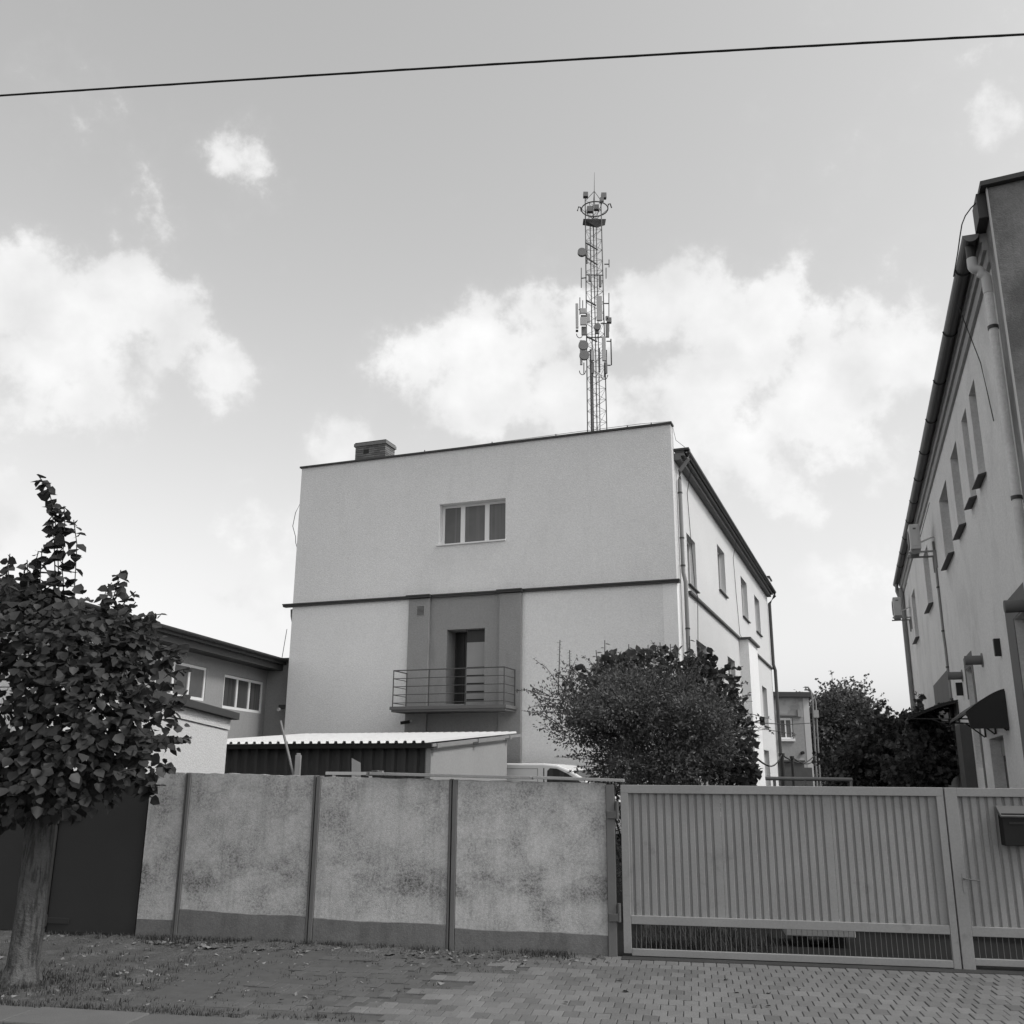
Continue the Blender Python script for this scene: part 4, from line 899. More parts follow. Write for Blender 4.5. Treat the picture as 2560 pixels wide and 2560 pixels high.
m.build('branch', 'twig', tree)['kind'] = 'stuff'
m = MB()
for s_ in shoots: m.tube(s_, [.008]+[.005]*(len(s_)-1), 5)
m.build('shoot', 'twig', tree)['kind'] = 'stuff'

# ------------------------------------------------------------------ shrubs behind the gate
BY = 13.2
def shrub(name, label, lobes, n, size, tpl, lm, root, shell=.55, shoots_=(), shoot_leaf=.05, upright=.2, nsprig=0, sprig_len=.4, sprig_leaf=14):
    t = thing(name, label, 'shrub' if 'tree' not in name else 'tree', root)
    P, d = blob_points(n, lobes, shell); Dd = d*.8+rng.normal(0, .5, P.shape)+np.array([0, 0, upright]); Nd = d*.6+np.array([0, -.2, .6])+rng.normal(0, .5, P.shape); Sz = rng.uniform(*size, n)
    VV = [leaf_verts(P, Dd, Nd, Sz, tpl)]
    m = MB()
    if nsprig:
        Q, qd = blob_points(nsprig, lobes, .93)
        for q, dd in zip(Q, qd):
            if dd[2] < -.5: continue
            L = sprig_len*rng.uniform(.5, 1.3); e = q+L*(dd*np.array([1, 1, .6])+np.array([0, 0, upright*.8])+rng.normal(0, .25, 3)); mid_ = (q+e)/2+np.array([0, 0, .12*L])
            m.tube([q-dd*.15, mid_, e], [.005, .004, .002], 4, False); k = sprig_leaf; tt = rng.random(k)[:, None]; pts = q*(1-tt)**2+2*mid_*tt*(1-tt)+e*tt**2
            VV.append(leaf_verts(pts, unit(k)+np.array([0, 0, .1]), unit(k)*.6+np.array([0, 0, .6]), rng.uniform(*size, k), tpl))
    for sh in shoots_:
        m.tube(sh, [.009]+[.006]*(len(sh)-1), 5, False); k = 14 if shoot_leaf > .06 else 40
        for j in range(k):
            f_ = j/k*(len(sh)-1); a = int(f_); pnt = sh[a]*(1-f_+a)+sh[a+1]*(f_-a); an_ = j*2.4; VV.append(leaf_verts(pnt[None], np.array([[math.cos(an_), math.sin(an_), rng.uniform(-.5, .2)]]), np.array([[0, -.3, 1.0]]), np.array([shoot_leaf*rng.uniform(.7, 1.1)]), tpl))
    leaf_mesh('crown', np.vstack(VV), lm, t)['kind'] = 'stuff'
    ends = [l[0]+rng.normal(0, .2, 3)*l[1] for l in lobes[:8] if l[2] > .9 for _ in range(3)]
    branchwork(m, np.array(root)+np.array([0, 0, .05]), ends, .022); m.build('stem', 'twig', t)['kind'] = 'stuff'
    return t
def by(px, py, dy=0): return at_y(px, py, BY+dy)
def blobe(px, py, rpx, rpy, dy, ry, wgt, Y=BY):
    c = at_y(px, py, Y+dy); s_ = F/(c[1])*.965; return (c, np.array([rpx/s_, ry, rpy/s_]), wgt)
g = by(1590, 2000); g[2] = -.012
shrub('small_leaved_shrub', 'large dark small leaved shrub with loose arching twigs behind the gate',
      [blobe(1640, 1870, 175, 180, 0, 1.1, 4), blobe(1500, 1775, 100, 75, 0, .6, 1.0), blobe(1700, 1840, 125, 165, -.1, .8, 1.8), blobe(1560, 1725, 120, 70, .1, .6, 1.0), blobe(1440, 1750, 70, 45, 0, .4, .22), blobe(1395, 1740, 62, 48, 0, .4, .12), blobe(1378, 1800, 48, 42, 0, .35, .06), blobe(1425, 1835, 62, 40, 0, .4, .10), blobe(1620, 1860, 150, 140, .1, .7, 2.0), blobe(1650, 2080, 200, 150, .2, 1.1, 2.4), blobe(1565, 1895, 75, 85, 0, .5, .8)]
      +[blobe(1620+math.cos(a)*rng.uniform(120, 195), 1850-math.sin(a)*rng.uniform(100, 175), rng.uniform(35, 70), rng.uniform(30, 60), rng.uniform(-.8, .2), .3, .22) for a in np.linspace(-.3, 3.0, 16)]
      +[blobe(rng.uniform(1520, 1800), rng.uniform(1740, 1950), rng.uniform(40, 75), rng.uniform(35, 65), rng.uniform(-1.15, -.8), .3, .3) for _ in range(16)],
      60000, (.026, .052), SLIM, 'leaf_shrub', g, .25, nsprig=620, sprig_len=.36, sprig_leaf=26, shoots_=[[by(1395, 1740), by(1398, 1670), by(1400, 1600)], [by(1405, 1750), by(1425, 1680), by(1424, 1625)]], shoot_leaf=.045)
g = by(1750, 2000, .9); g[2] = -.012
ups = []
for px0, px1, py1 in ((1500, 1490, 1625), (1512, 1512, 1600), (1545, 1540, 1622), (1570, 1572, 1610), (1600, 1592, 1640), (1625, 1620, 1612), (1655, 1650, 1606), (1680, 1676, 1610), (1700, 1690, 1625), (1728, 1724, 1590), (1745, 1760, 1630), (1775, 1785, 1635), (1800, 1815, 1665), (1830, 1840, 1700)):
    ups.append([at_y(px0, 1740, BY+.5), at_y((px0+px1)/2, (1740+py1)/2, BY+.5), at_y(px1, py1, BY+.5)])
shrub('lilac_shrub', 'taller broad leaved shrub rising behind the small leaved one', [blobe(1650, 1720, 150, 95, .6, .7, 2.2), blobe(1770, 1760, 80, 110, .6, .6, 1.3), blobe(1810, 1860, 70, 110, .6, .6, 1.2), blobe(1840, 1930, 45, 60, .5, .5, .5), blobe(1760, 1980, 110, 150, .7, .8, 1.5), blobe(1540, 1690, 60, 55, .5, .5, .6)],
      3600, (.07, .12), LEAF, 'leaf_lilac', g, .5, shoots_=ups, shoot_leaf=.095, upright=.1, nsprig=50, sprig_len=.3, sprig_leaf=7)

# ------------------------------------------------------------------ house, posts and trees far back between the buildings
HY = 62.0
hp0, hp1 = at_y(1925, 1733, HY), at_y(2019, 1731, HY)
hx0, hx1, hzt = hp0[0]-4, hp1[0], hp1[2]
house = thing('back_house', 'small flat roofed plaster house in the gap behind the yard', 'house', ((hx0+hx1)/2, HY, -.012))
wq = (at_y(1946, 1795, HY), at_y(1985, 1850, HY)); wn = (wq[0][0], wq[1][0], wq[1][2], wq[0][2])
hf = lambda a, d, z: (a, HY+d, z)
m = MB(); wall_holes(m, hf, hx0, hx1, 0, hzt-.3, [wn], .2); m.build('front_wall', 'far_plaster', house)
m = MB(); m.quad((hx1, HY, 0), (hx1+2.0, HY+9, 0), (hx1+2.0, HY+9, hzt-.3), (hx1, HY, hzt-.3)); m.quad((hx0, HY, 0), (hx0, HY+9, 0), (hx0, HY+9, hzt-.3), (hx0, HY, hzt-.3)); m.build('gable_wall', 'far_plaster_light', house)
box(WORLD, 'corner_strip', 'far_plaster_light', house, hx1-.35, hx1+.02, HY-.02, HY+.1, 0, hzt-.31)  # lighter plaster strip paints the sunlit house corner into the colour
m = MB(); m.hexa([(hx0-.3,HY-.35,hzt-.3),(hx1+.2,HY-.35,hzt-.3),(hx1+2.3,HY+9.2,hzt-.3),(hx0-.3,HY+9.2,hzt-.3),(hx0-.3,HY-.35,hzt),(hx1+.2,HY-.35,hzt),(hx1+2.3,HY+9.2,hzt),(hx0-.3,HY+9.2,hzt)]); m.build('roof_slab', 'coping', house)
window(hf, WORLD, house, wn[0]+.02, wn[1]-.02, wn[2]+.05, wn[3]-.02, .08, [1, 1.1], 'glass_curtain', fw=.11, mull=.08)
box(WORLD, 'window_sill', 'frame_white', house, wn[0]-.05, wn[1]+.05, HY-.12, HY+.07, wn[2]-.08, wn[2]+.08)
box(WORLD, 'window_hood', 'soffit', house, wn[0]-.1, wn[1]+.3, HY-.12, HY-.001, wn[3]+.1, wn[3]+.18)
q = at_y(2006, 1837, HY)
vp = at_y(1998, 1782, HY); box(WORLD, 'meter_box', 'frame_grey', house, vp[0]-.12, vp[0]+.12, HY-.1, HY-.001, vp[2]-.25, vp[2]+.2)
hq = at_y(2005, 1882, HY); MB().tube([(hq[0], HY-.25, hq[2]), (hq[0], HY, hq[2])], .1).build('vent_pipe', 'plastic_black', house)
# stepped dark lean-to in front of the house
stp = thing('stepped_outhouse', 'low dark outhouse with stepped top against the plaster house', 'outhouse', (hx1-2, HY-2, -.012))
a0, a1, a2 = at_y(1950, 1905, HY-1.2), at_y(2010, 1905, HY-1.2), at_y(2030, 1919, HY-1.2)
box(WORLD, 'wall', 'timber_dark', stp, a0[0]-.5, a1[0], HY-1.2, HY-.03, 0, a1[2]); box(WORLD, 'low_wall', 'timber_dark', stp, a1[0]+.001, a2[0], HY-1.2, HY-.03, 0, a2[2]); box(WORLD, 'roof', 'roof_felt', stp, a0[0]-.55, a1[0]+.05, HY-1.3, HY-.03, a1[2]+.001, a1[2]+.1)
# bent service mast
mst = thing('service_mast', 'tall bent steel pipe mast beside the plaster house', 'mast', at_y(2042, 1960, HY-3)*np.array([1, 1, 0]))
c_ = at_y(2030, 1745, HY-3); b_ = at_y(2042, 1960, HY-3); b_[2] = 0
pts = [b_, b_*.5+at_y(2034, 1820, HY-3)*.5*np.array([1, 1, 1]), at_y(2031, 1750, HY-3), at_y(2027, 1728, HY-3), at_y(2020, 1718, HY-3), at_y(2012, 1718, HY-3)]
m = MB(); m.tube(pts, .06, 8); m.build('pipe', 'galvanised', mst); m = MB(); m.tube([p+np.array([.22, .1, -.12]) for p in pts[:3]]+[pts[3]+np.array([.15, .1, -.15]), pts[4]+np.array([.05, .1, -.15]), pts[5]+np.array([0, .1, -.15])], .05, 6); m.build('cable_pipe', 'galvanised', mst)
jb = at_y(2036, 1785, HY-3); box(WORLD, 'junction_box', 'frame_grey', mst, jb[0]-.1, jb[0]+.22, jb[1]-.15, jb[1]+.1, jb[2]-.22, jb[2]+.22)
# yard posts with slack wires
def yard_post(label, px, py, Y, w_, lean=0):
    t_ = at_y(px, py, Y); t = thing('yard_post', label, 'post', (t_[0]+lean, Y, -.012), 'dark posts in the yard')
    MB().tube([(t_[0]+lean, Y, -.012), (t_[0], Y, t_[2])], w_, 8).build('shaft', 'black_iron', t); MB().tube([(t_[0], Y, t_[2]-.05), (t_[0], Y, t_[2]+.06)], w_*1.5, 8).build('cap', 'black_iron', t); return t_
pa = yard_post('dark leaning post right of the lilac shrub', 1880, 1886, 19.5, .075, -.12)
pb = yard_post('thicker of the two dark posts in front of the plaster house', 1954, 1887, 40, .085)
pc = yard_post('thinner of the two dark posts in front of the plaster house', 1980, 1894, 40, .06)
def wire(name, label, pts, r, cat='wire', m_='cable'):
    o = MB().tube(pts, r, 6).build(name, m_); return tag(o, label, cat)
wire('slack_wire', 'slack dark wire sagging from the leaning post to the thick post', [pa+(pb-pa)*t-np.array([0, 0, .55*math.sin(math.pi*t)*.6]) for t in np.linspace(0, 1, 12)], .02)
pd = at_y(2041, 1883, HY-3); pe = at_y(2041, 1897, HY-3)
wire('slack_wire', 'upper slack wire from the thick post to the bent mast', [pb+(pd-pb)*t-np.array([0, 0, .5*math.sin(math.pi*t)*.9]) for t in np.linspace(0, 1, 12)], .03)
wire('slack_wire', 'lower slack wire from the thin post to the bent mast', [pc+(pe-pc)*t-np.array([0, 0, .3*math.sin(math.pi*t)*.9]) for t in np.linspace(0, 1, 12)], .03)
wa = MAIN.W(UR+.1, 37, 0); wpa = at_y(1846, 1804, wa[1]); wpb = at_y(2040, 1807, HY-3)
wire('service_wire', 'thin dark wire crossing in front of the plaster house window', [wpa, (wpa+wpb)/2-np.array([0, 0, .1]), wpb], .022)
wpc = at_y(2290, 1795, RIGHT.W(RU, 33, 0)[1]); wpd = at_y(2120, 1800, HY-2)
wire('service_wire', 'thin dark wire running from the street building into the far trees', [wpd, (wpc+wpd)/2-np.array([0, 0, .05]), wpc], .022)
# pipe rail
RY = 16.5
r0, r1 = at_y(1914, 1946, RY), at_y(2130, 1949, RY)
rl = thing('pipe_rail', 'low horizontal steel pipe rail just behind the gate', 'rail', ((r0[0]+r1[0])/2, RY, -.012))
MB().tube([r0, r1], .032, 10).build('top_pipe', 'galvanised', rl)
for p in (r0*.9+r1*.1, r1*.985+r0*.015, r0*.55+r1*.45): MB().tube([(p[0], RY, -.012), (p[0], RY, p[2]-.01)], .025, 8).build('post', 'galvanised', rl)
# pale slab bench seen under the gate
pl0, pl1 = on_ground(1965, 2362), on_ground(2140, 2368)
sb = thing('slab_bench', 'low pale slab on dark supports seen under the gate', 'bench', pl0)
zt = at_y(2050, 2345, pl0[1]-.1)[2]
m = MB(FENCE); q0 = (pl0-FA) @ FENCE.u; q1 = (pl1-FA) @ FENCE.u; qv = (pl0-FA) @ FENCE.v
box(FENCE, 'slab', 'slab_pale', sb, q0, q1, qv-.05, qv+.5, .10, .22, .01)
for x in (q0+.1, q1-.25): box(FENCE, 'support', 'rust_and_slit_shade', sb, x, x+.15, qv+.02, qv+.45, -.012, .099)
# far trees
def farlobe(px, py, rpx, rpy, Y, dy, ry, wgt): c = at_y(px, py, Y+dy); s_ = F/c[1]*.965; return (c, np.array([rpx/s_, ry, rpy/s_]), wgt)
def fartree(name, label, Y, px, lobes, n, size, lm, tr, ns=160, sl=1.0):
    g = at_y(px, 1960, Y); g[2] = -.012
    t = shrub(name, label, lobes, n, size, LEAF, lm, g, .35, nsprig=ns, sprig_len=sl, sprig_leaf=16, upright=.25); t['category'] = 'tree'
    hz = lobes[0][0][2]; m = MB(); m.tube([g, g*.5+np.array([lobes[0][0][0], g[1], hz])*.5, (lobes[0][0][0], g[1], hz)], [tr, tr*.8, tr*.5], 10); m.build('trunk', 'bark', t); return t
TYF = 72
fartree('broad_tree', 'big round dark tree behind the plaster house', TYF, 2110, [farlobe(2110, 1850, 80, 110, TYF, 0, 3.2, 3), farlobe(2080, 1790, 55, 55, TYF, 0, 2.2, 1.2), farlobe(2130, 1785, 48, 55, TYF, 0, 2, 1.2), farlobe(2160, 1830, 38, 60, TYF, -1, 2, 1), farlobe(2060, 1870, 35, 90, TYF, 0, 2.2, 1), farlobe(2175, 1880, 35, 60, TYF, -1, 2, .8), farlobe(2100, 1930, 80, 50, TYF, -1, 2, 1)], 30000, (.11, .21), 'leaf_far', .25, 700, 1.3)
TY2 = 30
fartree('fruit_tree', 'glossy leaved small tree between the far tree and the awning', TY2, 2210, [farlobe(2190, 1900, 75, 75, TY2, 0, 1.2, 2), farlobe(2240, 1870, 75, 70, TY2, 0, 1.2, 2), farlobe(2300, 1880, 60, 70, TY2, 0, 1.1, 1.5), farlobe(2140, 1930, 55, 45, TY2, 0, 1, 1), farlobe(2230, 1960, 130, 60, TY2, 0, 1.2, 1.6)], 9000, (.08, .16), 'leaf_vine', .09, 420, .6)
TY3 = 24
fartree('wall_vine', 'leafy climber shrub against the street building under the first awning', TY3, 2330, [farlobe(2320, 1850, 40, 55, TY3, 0, .5, 1), farlobe(2330, 1910, 50, 55, TY3, 0, .6, 1.3), farlobe(2290, 1930, 70, 45, TY3, 0, .6, 1)], 4500, (.07, .13), 'leaf_vine', .04, 160, .5)

# ------------------------------------------------------------------ telecom mast
MY = 75.0
def tz(x, y): return at_y(1360+.352*x, 420+.352*y, MY)
mast = thing('telecom_mast', 'slender lattice telecom mast with panel antennas and top ring behind the roof', 'mast', (tz(365, 1850)[0], MY, -.16))
cx = tz(362, 1000)[0]; zt_ = tz(360, 230)[2]; RAD = (tz(437, 1850)[0]-tz(297, 1850)[0])/1.732*.98
ANG = [math.radians(a) for a in (205, 325, 85)]
def leg(k, z):
    f_ = 1-.14*max(0, (z-28))/(zt_-28); f_ = f_ if z > 28 else 1+.25*(28-z)/28; return np.array([cx+RAD*f_*math.cos(ANG[k]), MY+RAD*f_*math.sin(ANG[k]), z])
for k in range(3): m = MB(); m.tube([leg(k, z) for z in np.linspace(-.16, zt_, 8)], .052, 6); m.build('leg', 'mast_steel', mast)
m = MB(); z = 0.0; i = 0
while z < zt_-.6:
    h = 1.0
    for k in range(3):
        k2 = (k+1) % 3; m.tube([leg(k, z), leg(k2, z)], .016, 4, False); m.tube([leg(k if i % 2 else k2, z), leg(k2 if i % 2 else k, z+h)], .016, 4, False)
    z += h; i += 1
m.build('lattice_bracing', 'mast_steel', mast)['kind'] = 'stuff'
for x0, r_ in ((340, .10), (352, .05), (398, .045)):
    a = tz(x0, 1850); b = tz(x0, 1290 if x0 == 340 else 400); MB().tube([(a[0], MY, 5), (a[0], MY, b[2])], r_, 6).build('cable_run', 'mast_steel', mast)
rc = tz(360, 292); RR = (tz(455, 290)[0]-tz(268, 290)[0])/2
MB().tube([(rc[0]+RR*math.cos(t), MY+RR*math.sin(t), rc[2]) for t in np.linspace(0, 2*math.pi, 33)], .055, 6, False).build('top_ring', 'mast_steel', mast)
ap = tz(357, 165)
for k in range(3): MB().tube([leg(k, zt_-.3), ap], .03, 5).build('apex_strut', 'mast_steel', mast)
for k in range(6): t = k*math.pi/3; MB().tube([(rc[0]+RR*math.cos(t), MY+RR*math.sin(t), rc[2]), (rc[0], MY, rc[2]-1.1)], .025, 5).build('ring_spoke', 'mast_steel', mast)
MB().tube([ap-np.array([0, 0, 1.5]), ap, tz(358, 30)], [.04, .03, .012], 5).build('lightning_rod', 'mast_steel', mast)
pf = tz(358, 375); m = MB(); m.add([(pf[0]-1.0, MY-.3, pf[2]), (pf[0]+1.0, MY-.3, pf[2]), (pf[0]+1, MY+.7, pf[2]), (pf[0]-1, MY+.7, pf[2]), (pf[0]+.2, MY-.1, pf[2]-.75)], [(0,1,2,3),(0,4,1),(1,4,2),(2,4,3),(3,4,0)]); m.build('maintenance_platform', 'mast_steel', mast)
for x, y, s_ in ((292, 225, .22), (420, 232, .24), (322, 328, .26), (368, 315, .22), (405, 262, .18)):
    p = tz(x, y); box(WORLD, 'obstruction_lamp', 'antenna_grey', mast, p[0]-s_, p[0]+s_*.9, MY-.9, MY-.5, p[2]-s_, p[2]+s_)
for x, y, dx_ in ((255, 290, -.22), (462, 268, .22)):
    p = tz(x, y); MB().tube([p+np.array([-dx_*.5, 0, -.25]), p+np.array([-dx_*.3, 0, .15]), p+np.array([dx_*.5, 0, .2]), p+np.array([dx_, 0, -.2])], .06, 6).build('hook_bracket', 'black_iron', mast)
dsh = tz(266, 625); 
MB().tube([dsh+np.array([0, -.75, 0]), dsh+np.array([0, -.45, 0])], .38, 20).build('dish_antenna', 'antenna_grey', mast); MB().tube([dsh+np.array([0, -.5, 0]), dsh+np.array([.5, 0, -.1])], .06, 6).build('dish_arm', 'black_iron', mast)
for y0, y1, x0, x1 in ((556, 605, 292, 375), (660, 712, 296, 375), (962, 1000, 295, 365), (1220, 1255, 300, 372)): MB().tube([tz(x0, y0)-np.array([0, .6, 0]), tz(x1, y1)-np.array([0, .6, 0])], .07, 6).build('mount_beam', 'mast_steel', mast)
for x, y0, y1 in ((302, 570, 705), (351, 590, 700)): MB().tube([tz(x, y0)-np.array([0, .6, 0]), tz(x, y1)-np.array([0, .6, 0])], .06, 6).build('mount_pipe', 'mast_steel', mast)
def panel(x0, x1, y0, y1, m_='antenna_white', dy=-.8, dp=.18):
    a, b = tz(x0, y0), tz(x1, y1); box(WORLD, 'panel_antenna', m_, mast, a[0], b[0], MY+dy-dp, MY+dy, b[2], a[2], .03)
for q in ((219, 240, 998, 1172), (250, 296, 1032, 1068), (252, 300, 1095, 1150), (366, 408, 945, 1118), (298, 322, 1070, 1130), (249, 268, 1256, 1430), (404, 434, 1230, 1402), (326, 352, 1330, 1400)): panel(*q)
for q in ((258, 300, 1068, 1095), (262, 300, 1150, 1210), (432, 452, 1075, 1105), (440, 475, 1085, 1120), (432, 458, 1130, 1225), (466, 478, 1236, 1420), (356, 386, 1135, 1200), (330, 352, 1400, 1480), (428, 446, 1405, 1480), (222, 240, 1172, 1186), (384, 404, 790, 870), (312, 330, 780, 830), (385, 396, 1300, 1470)): panel(*q, m_='antenna_grey' if q[0] not in (466, 222) else 'black_iron', dy=-.5)
for x, y, r_ in ((274, 1295, .42), (280, 1365, .42), (372, 1165, .3)): p = tz(x, y); MB().tube([p+np.array([0, -1.1, 0]), p+np.array([0, -.85, 0])], r_, 18).build('dish_antenna', 'antenna_grey', mast)
for x, y0, y1 in ((252, 940, 1060), (457, 908, 1180), (262, 730, 870), (458, 672, 725), (272, 960, 1040), (418, 915, 1100), (440, 1310, 1400), (280, 1400, 1478), (425, 1400, 1500), (437, 730, 805)): MB().tube([tz(x, y0)-np.array([0, .5, 0]), tz(x, y1)-np.array([0, .5, 0])], .045, 6).build('whip_antenna', 'mast_steel', mast)
for x0, y0, x1, y1 in ((418, 978, 457, 978), (262, 800, 300, 795), (425, 700, 458, 700), (440, 1245, 470, 1245), (440, 1415, 470, 1415), (245, 1020, 300, 1050), (300, 1320, 350, 1315), (296, 1220, 440, 1215), (400, 1120, 475, 1118), (300, 775, 420, 778)): MB().tube([tz(x0, y0)-np.array([0, .4, 0]), tz(x1, y1)-np.array([0, .4, 0])], .05, 6).build('antenna_bracket', 'mast_steel', mast)
for x, y, r_ in ((270, 1460, 22), (358, 1480, 18), (424, 1490, 24), (250, 1200, 22)): MB().tube([tz(x+r_*math.cos(t), y+r_*1.3*math.sin(t))-np.array([0, .6, 0]) for t in np.linspace(0, math.pi, 9)], .035, 5).build('feeder_loop', 'black_iron', mast)

# ------------------------------------------------------------------ overhead cable along the street
def oc(px, py):
    d = ray(px, py); t = 7.6/(d @ FENCE.v); return CAM+d*t
k0, k1, k2 = oc(0, 239), oc(1280, 158), oc(2560, 86)
def quadp(t): return k0*(2*(t-.5)*(t-1))+k1*(-4*t*(t-1))+k2*(2*t*(t-.5))
ts = np.linspace(-1.2, 2.2, 120)
m = MB(); m.tube([quadp(t) for t in ts], .0105, 6)
c1_ = m.build('overhead_cable', 'cable'); tag(c1_, 'dark twisted overhead cable crossing the sky above the street', 'cable')
m = MB(); m.tube([quadp(t)+.007*np.array([0, math.cos(t*70), math.sin(t*70)]) for t in np.linspace(-.6, 1.6, 700)], .006, 4, False); m.build('twisted_strand', 'cable', c1_)

# ------------------------------------------------------------------ things leaning behind the wall
SY = 15.5
def stick(name, label, p0, p1, r, m_='timber', cat='pole'):
    a, b = at_y(*p0, SY), at_y(*p1, SY); d = (b-a); b2 = a+d*((-.012-a[2])/d[2]); o = MB().tube([a, b2], r, 7).build(name, m_); tag(o, label, cat); return o
stick('leaning_pole', 'thin pole leaning in front of the dark shed front', (701, 1802), (733, 1934), .02, 'galvanised')
a = at_y(746, 1888, SY); o = thing('wooden_stake', 'short pale wooden stake showing above the wall', 'stake', (a[0], SY, -.012)); box(WORLD, 'shaft', 'timber', o, a[0]-.04, a[0]+.045, SY-.04, SY+.04, -.012, a[2], .006); box(WORLD, 'tip', 'timber', o, a[0]-.025, a[0]+.03, SY-.025, SY+.025, a[2]+.001, a[2]+.03, .006)
a, b = at_y(876, 1903, SY), at_y(898, 1935, SY); o = MB(); SB = SY+.3; o.hexa([(a[0]+.06,SB,-.012),(a[0]+.24,SB,-.012),(a[0]+.24,SB+.03,-.012),(a[0]+.06,SB+.03,-.012),(a[0]-.03,SB,a[2]+.05),(a[0]+.11,SB,a[2]-.02),(a[0]+.11,SB+.03,a[2]-.02),(a[0]-.03,SB+.03,a[2]+.05)]); o = o.build('broken_board', 'timber'); tag(o, 'broken grey board poking up behind the wall', 'board')
a, b = at_y(814, 1931, SY), at_y(934, 1934, SY); o = thing('trestle', 'pale metal trestle rail just visible above the wall', 'trestle', ((a[0]+b[0])/2, SY, -.012)); box(WORLD, 'rail', 'slab_pale', o, a[0], b[0], SY, SY+.05, a[2]-.035, a[2]+.012)
for x in (a[0]+.13, a[0]+.44, b[0]-.05): box(WORLD, 'leg', 'slab_pale', o, x-.025, x+.025, SY+.005, SY+.045, -.012, a[2]-.036)

# ------------------------------------------------------------------ weeds, fallen leaves, stones
def tuft_field(name, label, pts, hmin, hmax, m_, cat, per=14):
    V = []; Fc = []
    for p in pts:
        for _ in range(per):
            b0 = p+np.array([rng.normal(0, .035), rng.normal(0, .035), -.01]); a = rng.uniform(0, 6.28); h = rng.uniform(hmin, hmax); ln = rng.uniform(.1, .7)*h; wv = np.array([-math.sin(a), math.cos(a), 0])*rng.uniform(.002, .006)
            md = b0+np.array([math.cos(a)*ln*.35, math.sin(a)*ln*.35, h*.6]); tp = b0+np.array([math.cos(a)*ln, math.sin(a)*ln, h]); k = len(V); V += [tuple(b0-wv), tuple(b0+wv), tuple(md+wv*.8), tuple(md-wv*.8), tuple(tp)]; Fc += [(k, k+1, k+2, k+3), (k+3, k+2, k+4)]
    mb_ = MB(); mb_.v = V; mb_.f = Fc; o = mb_.build(name, m_); o['kind'] = 'stuff'; o['label'] = label; o['category'] = cat; return o
pts = []
for _ in range(360):
    u_ = rng.uniform(-1.5, 4.9); d = abs(rng.normal(0, .09)); dens = .55+.45*math.sin(u_*2.3)*math.sin(u_*.9+1)
    if rng.random() < dens: pts.append(FENCE.W(u_, -.03-d, .03))
tuft_field('wall_weeds', 'dark weeds growing along the foot of the rendered wall', pts, .015, .075, 'grass', 'weeds')
pts = [FENCE.W(rng.uniform(-2.5, 4.6), rng.uniform(KV, -.2), .005) for _ in range(420)]+[base_p+np.array([rng.normal(0, .5), rng.normal(0, .28), .02]) for _ in range(260)]+[FENCE.W(rng.uniform(-1.5, 3.6), KV+abs(rng.normal(0, .1)), .01) for _ in range(240)]
tuft_field('yard_weeds', 'dark weeds seen under the gate in the yard', [FENCE.W(5.6+abs(rng.normal(0, .55)), rng.uniform(.3, 1.6), 0) for _ in range(260)], .05, .22, 'grass', 'weeds')
pts = pts
tuft_field('verge_grass', 'sparse short grass and litter on the bare soil verge', pts, .012, .05, 'grass', 'grass', 9)
V = []; Fc = []
for _ in range(900):
    p = FENCE.W(rng.uniform(-2.5, 4.8), rng.uniform(KV, -.05), .012) if rng.random() < .6 else FENCE.W(rng.uniform(-1.5, 5.0), -abs(rng.normal(0, .22))-.03, .03); s_ = abs(rng.normal(0, .012))+.006; k = len(V)
    dd = unit(5)*s_*np.array([1.3, 1.3, .6]); V += [tuple(p+d) for d in dd]; Fc += [(k, k+1, k+2), (k, k+2, k+3), (k+1, k+3, k+4), (k+2, k+4, k)]
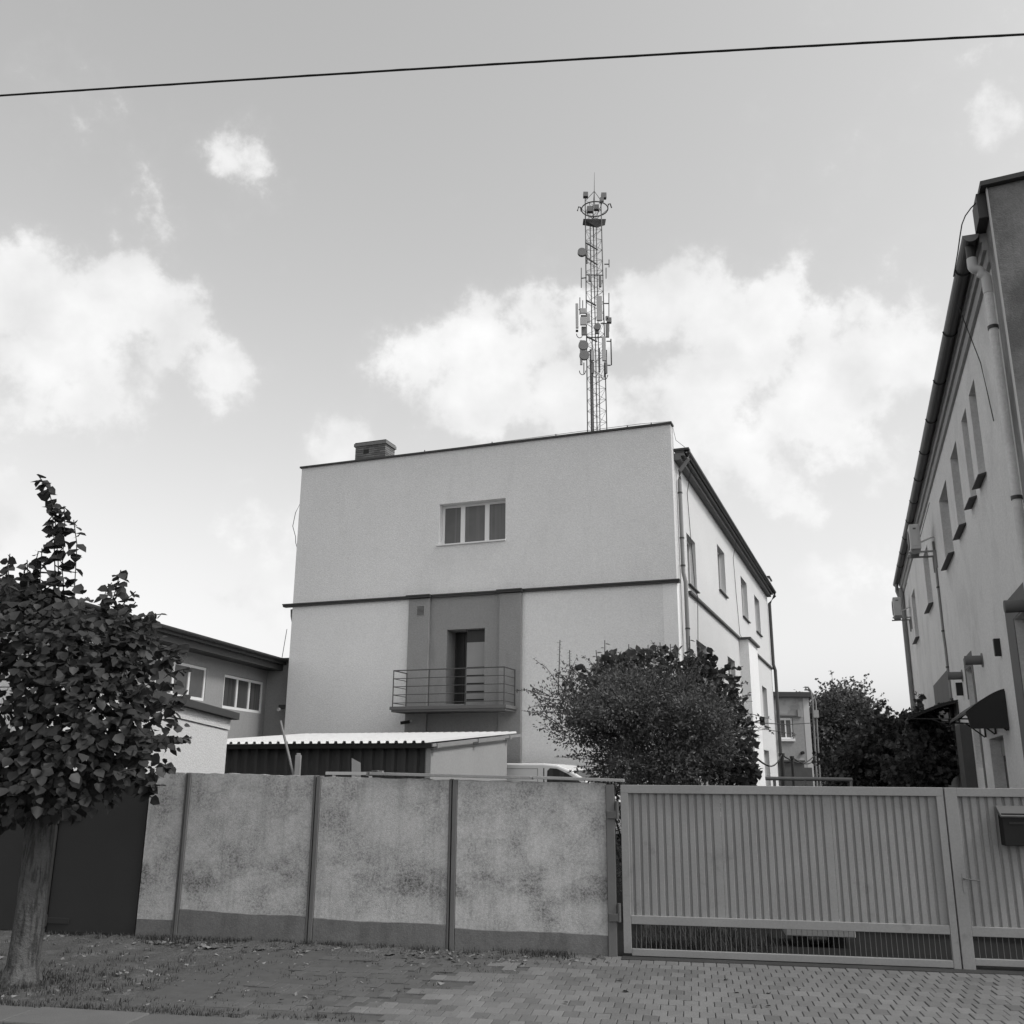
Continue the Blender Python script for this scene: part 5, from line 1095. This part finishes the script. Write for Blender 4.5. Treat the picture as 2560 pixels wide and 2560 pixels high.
mb = MB(); mb.v = V; mb.f = Fc; o = mb.build('verge_gravel', 'stone'); o['kind'] = 'stuff'; o['label'] = 'scattered crumbs and small stones on the soil verge'; o['category'] = 'gravel'
V = []; Fc = []
OCT = np.array([(1,0,0),(0,1,0),(-1,0,0),(0,-1,0),(0,0,.8),(.7,.7,.1),(-.7,.7,.15),(-.7,-.7,.1),(.7,-.7,.15)])
for _ in range(420):
    u_ = rng.uniform(-.6, 5.3); p = FENCE.W(u_, -.05-abs(rng.normal(0, .16 if u_ < 3.2 else .3)), .022); s_ = abs(rng.normal(0, .014))+.008; k = len(V)
    V += [tuple(p+q*s_*rng.uniform(.7, 1.5)) for q in OCT]; Fc += [(k+a, k+b, k+4) for a, b in ((0,5),(5,1),(1,6),(6,2),(2,7),(7,3),(3,8),(8,0))]
mb = MB(); mb.v = V; mb.f = Fc; o = mb.build('soil_clods', 'soil'); o['kind'] = 'stuff'; o['label'] = 'dark crumbly soil clods heaped along the foot of the wall'; o['category'] = 'soil'
lm_ = bpy.data.meshes.new('fallen_leaf'); lm_.from_pydata([tuple(q*np.array([.8, 1, 1.6])) for q in LEAF]+[(0, -.35, .05), (.03, -.35, .05)], [], [(0,1,2,3),(0,3,4,5),(0,6,7)]); lm_.materials.append(MATS['dry_leaf'])
LPX = [(1820, 2449), (1836, 2481), (1556, 2477), (1925, 2483), (2000, 2473), (1545, 2447), (1478, 2398), (1420, 2508), (1890, 2513), (1915, 2515), (1300, 2412), (560, 2445), (430, 2418), (700, 2500), (2300, 2470), (2150, 2515)]
for i, (px, py) in enumerate(LPX):
    p = on_ground(px, py, .035); o = bpy.data.objects.new('fallen_leaf', lm_); COL.objects.link(o); o.location = tuple(p); s_ = rng.uniform(.04, .065); o.scale = (s_, s_, s_); o.rotation_euler = (rng.uniform(-.3, .3), rng.uniform(-.3, .3), rng.uniform(0, 6.28))
    tag(o, 'small curled dry leaf lying on the '+('pavers in front of the corrugated gate' if px > 1540 else 'pavers below the fourth wall bay' if px > 1200 else 'soil verge in front of the wall'), 'leaf', 'fallen leaves on the '+('gate pavers' if px > 1540 else 'bay pavers' if px > 1200 else 'verge'))
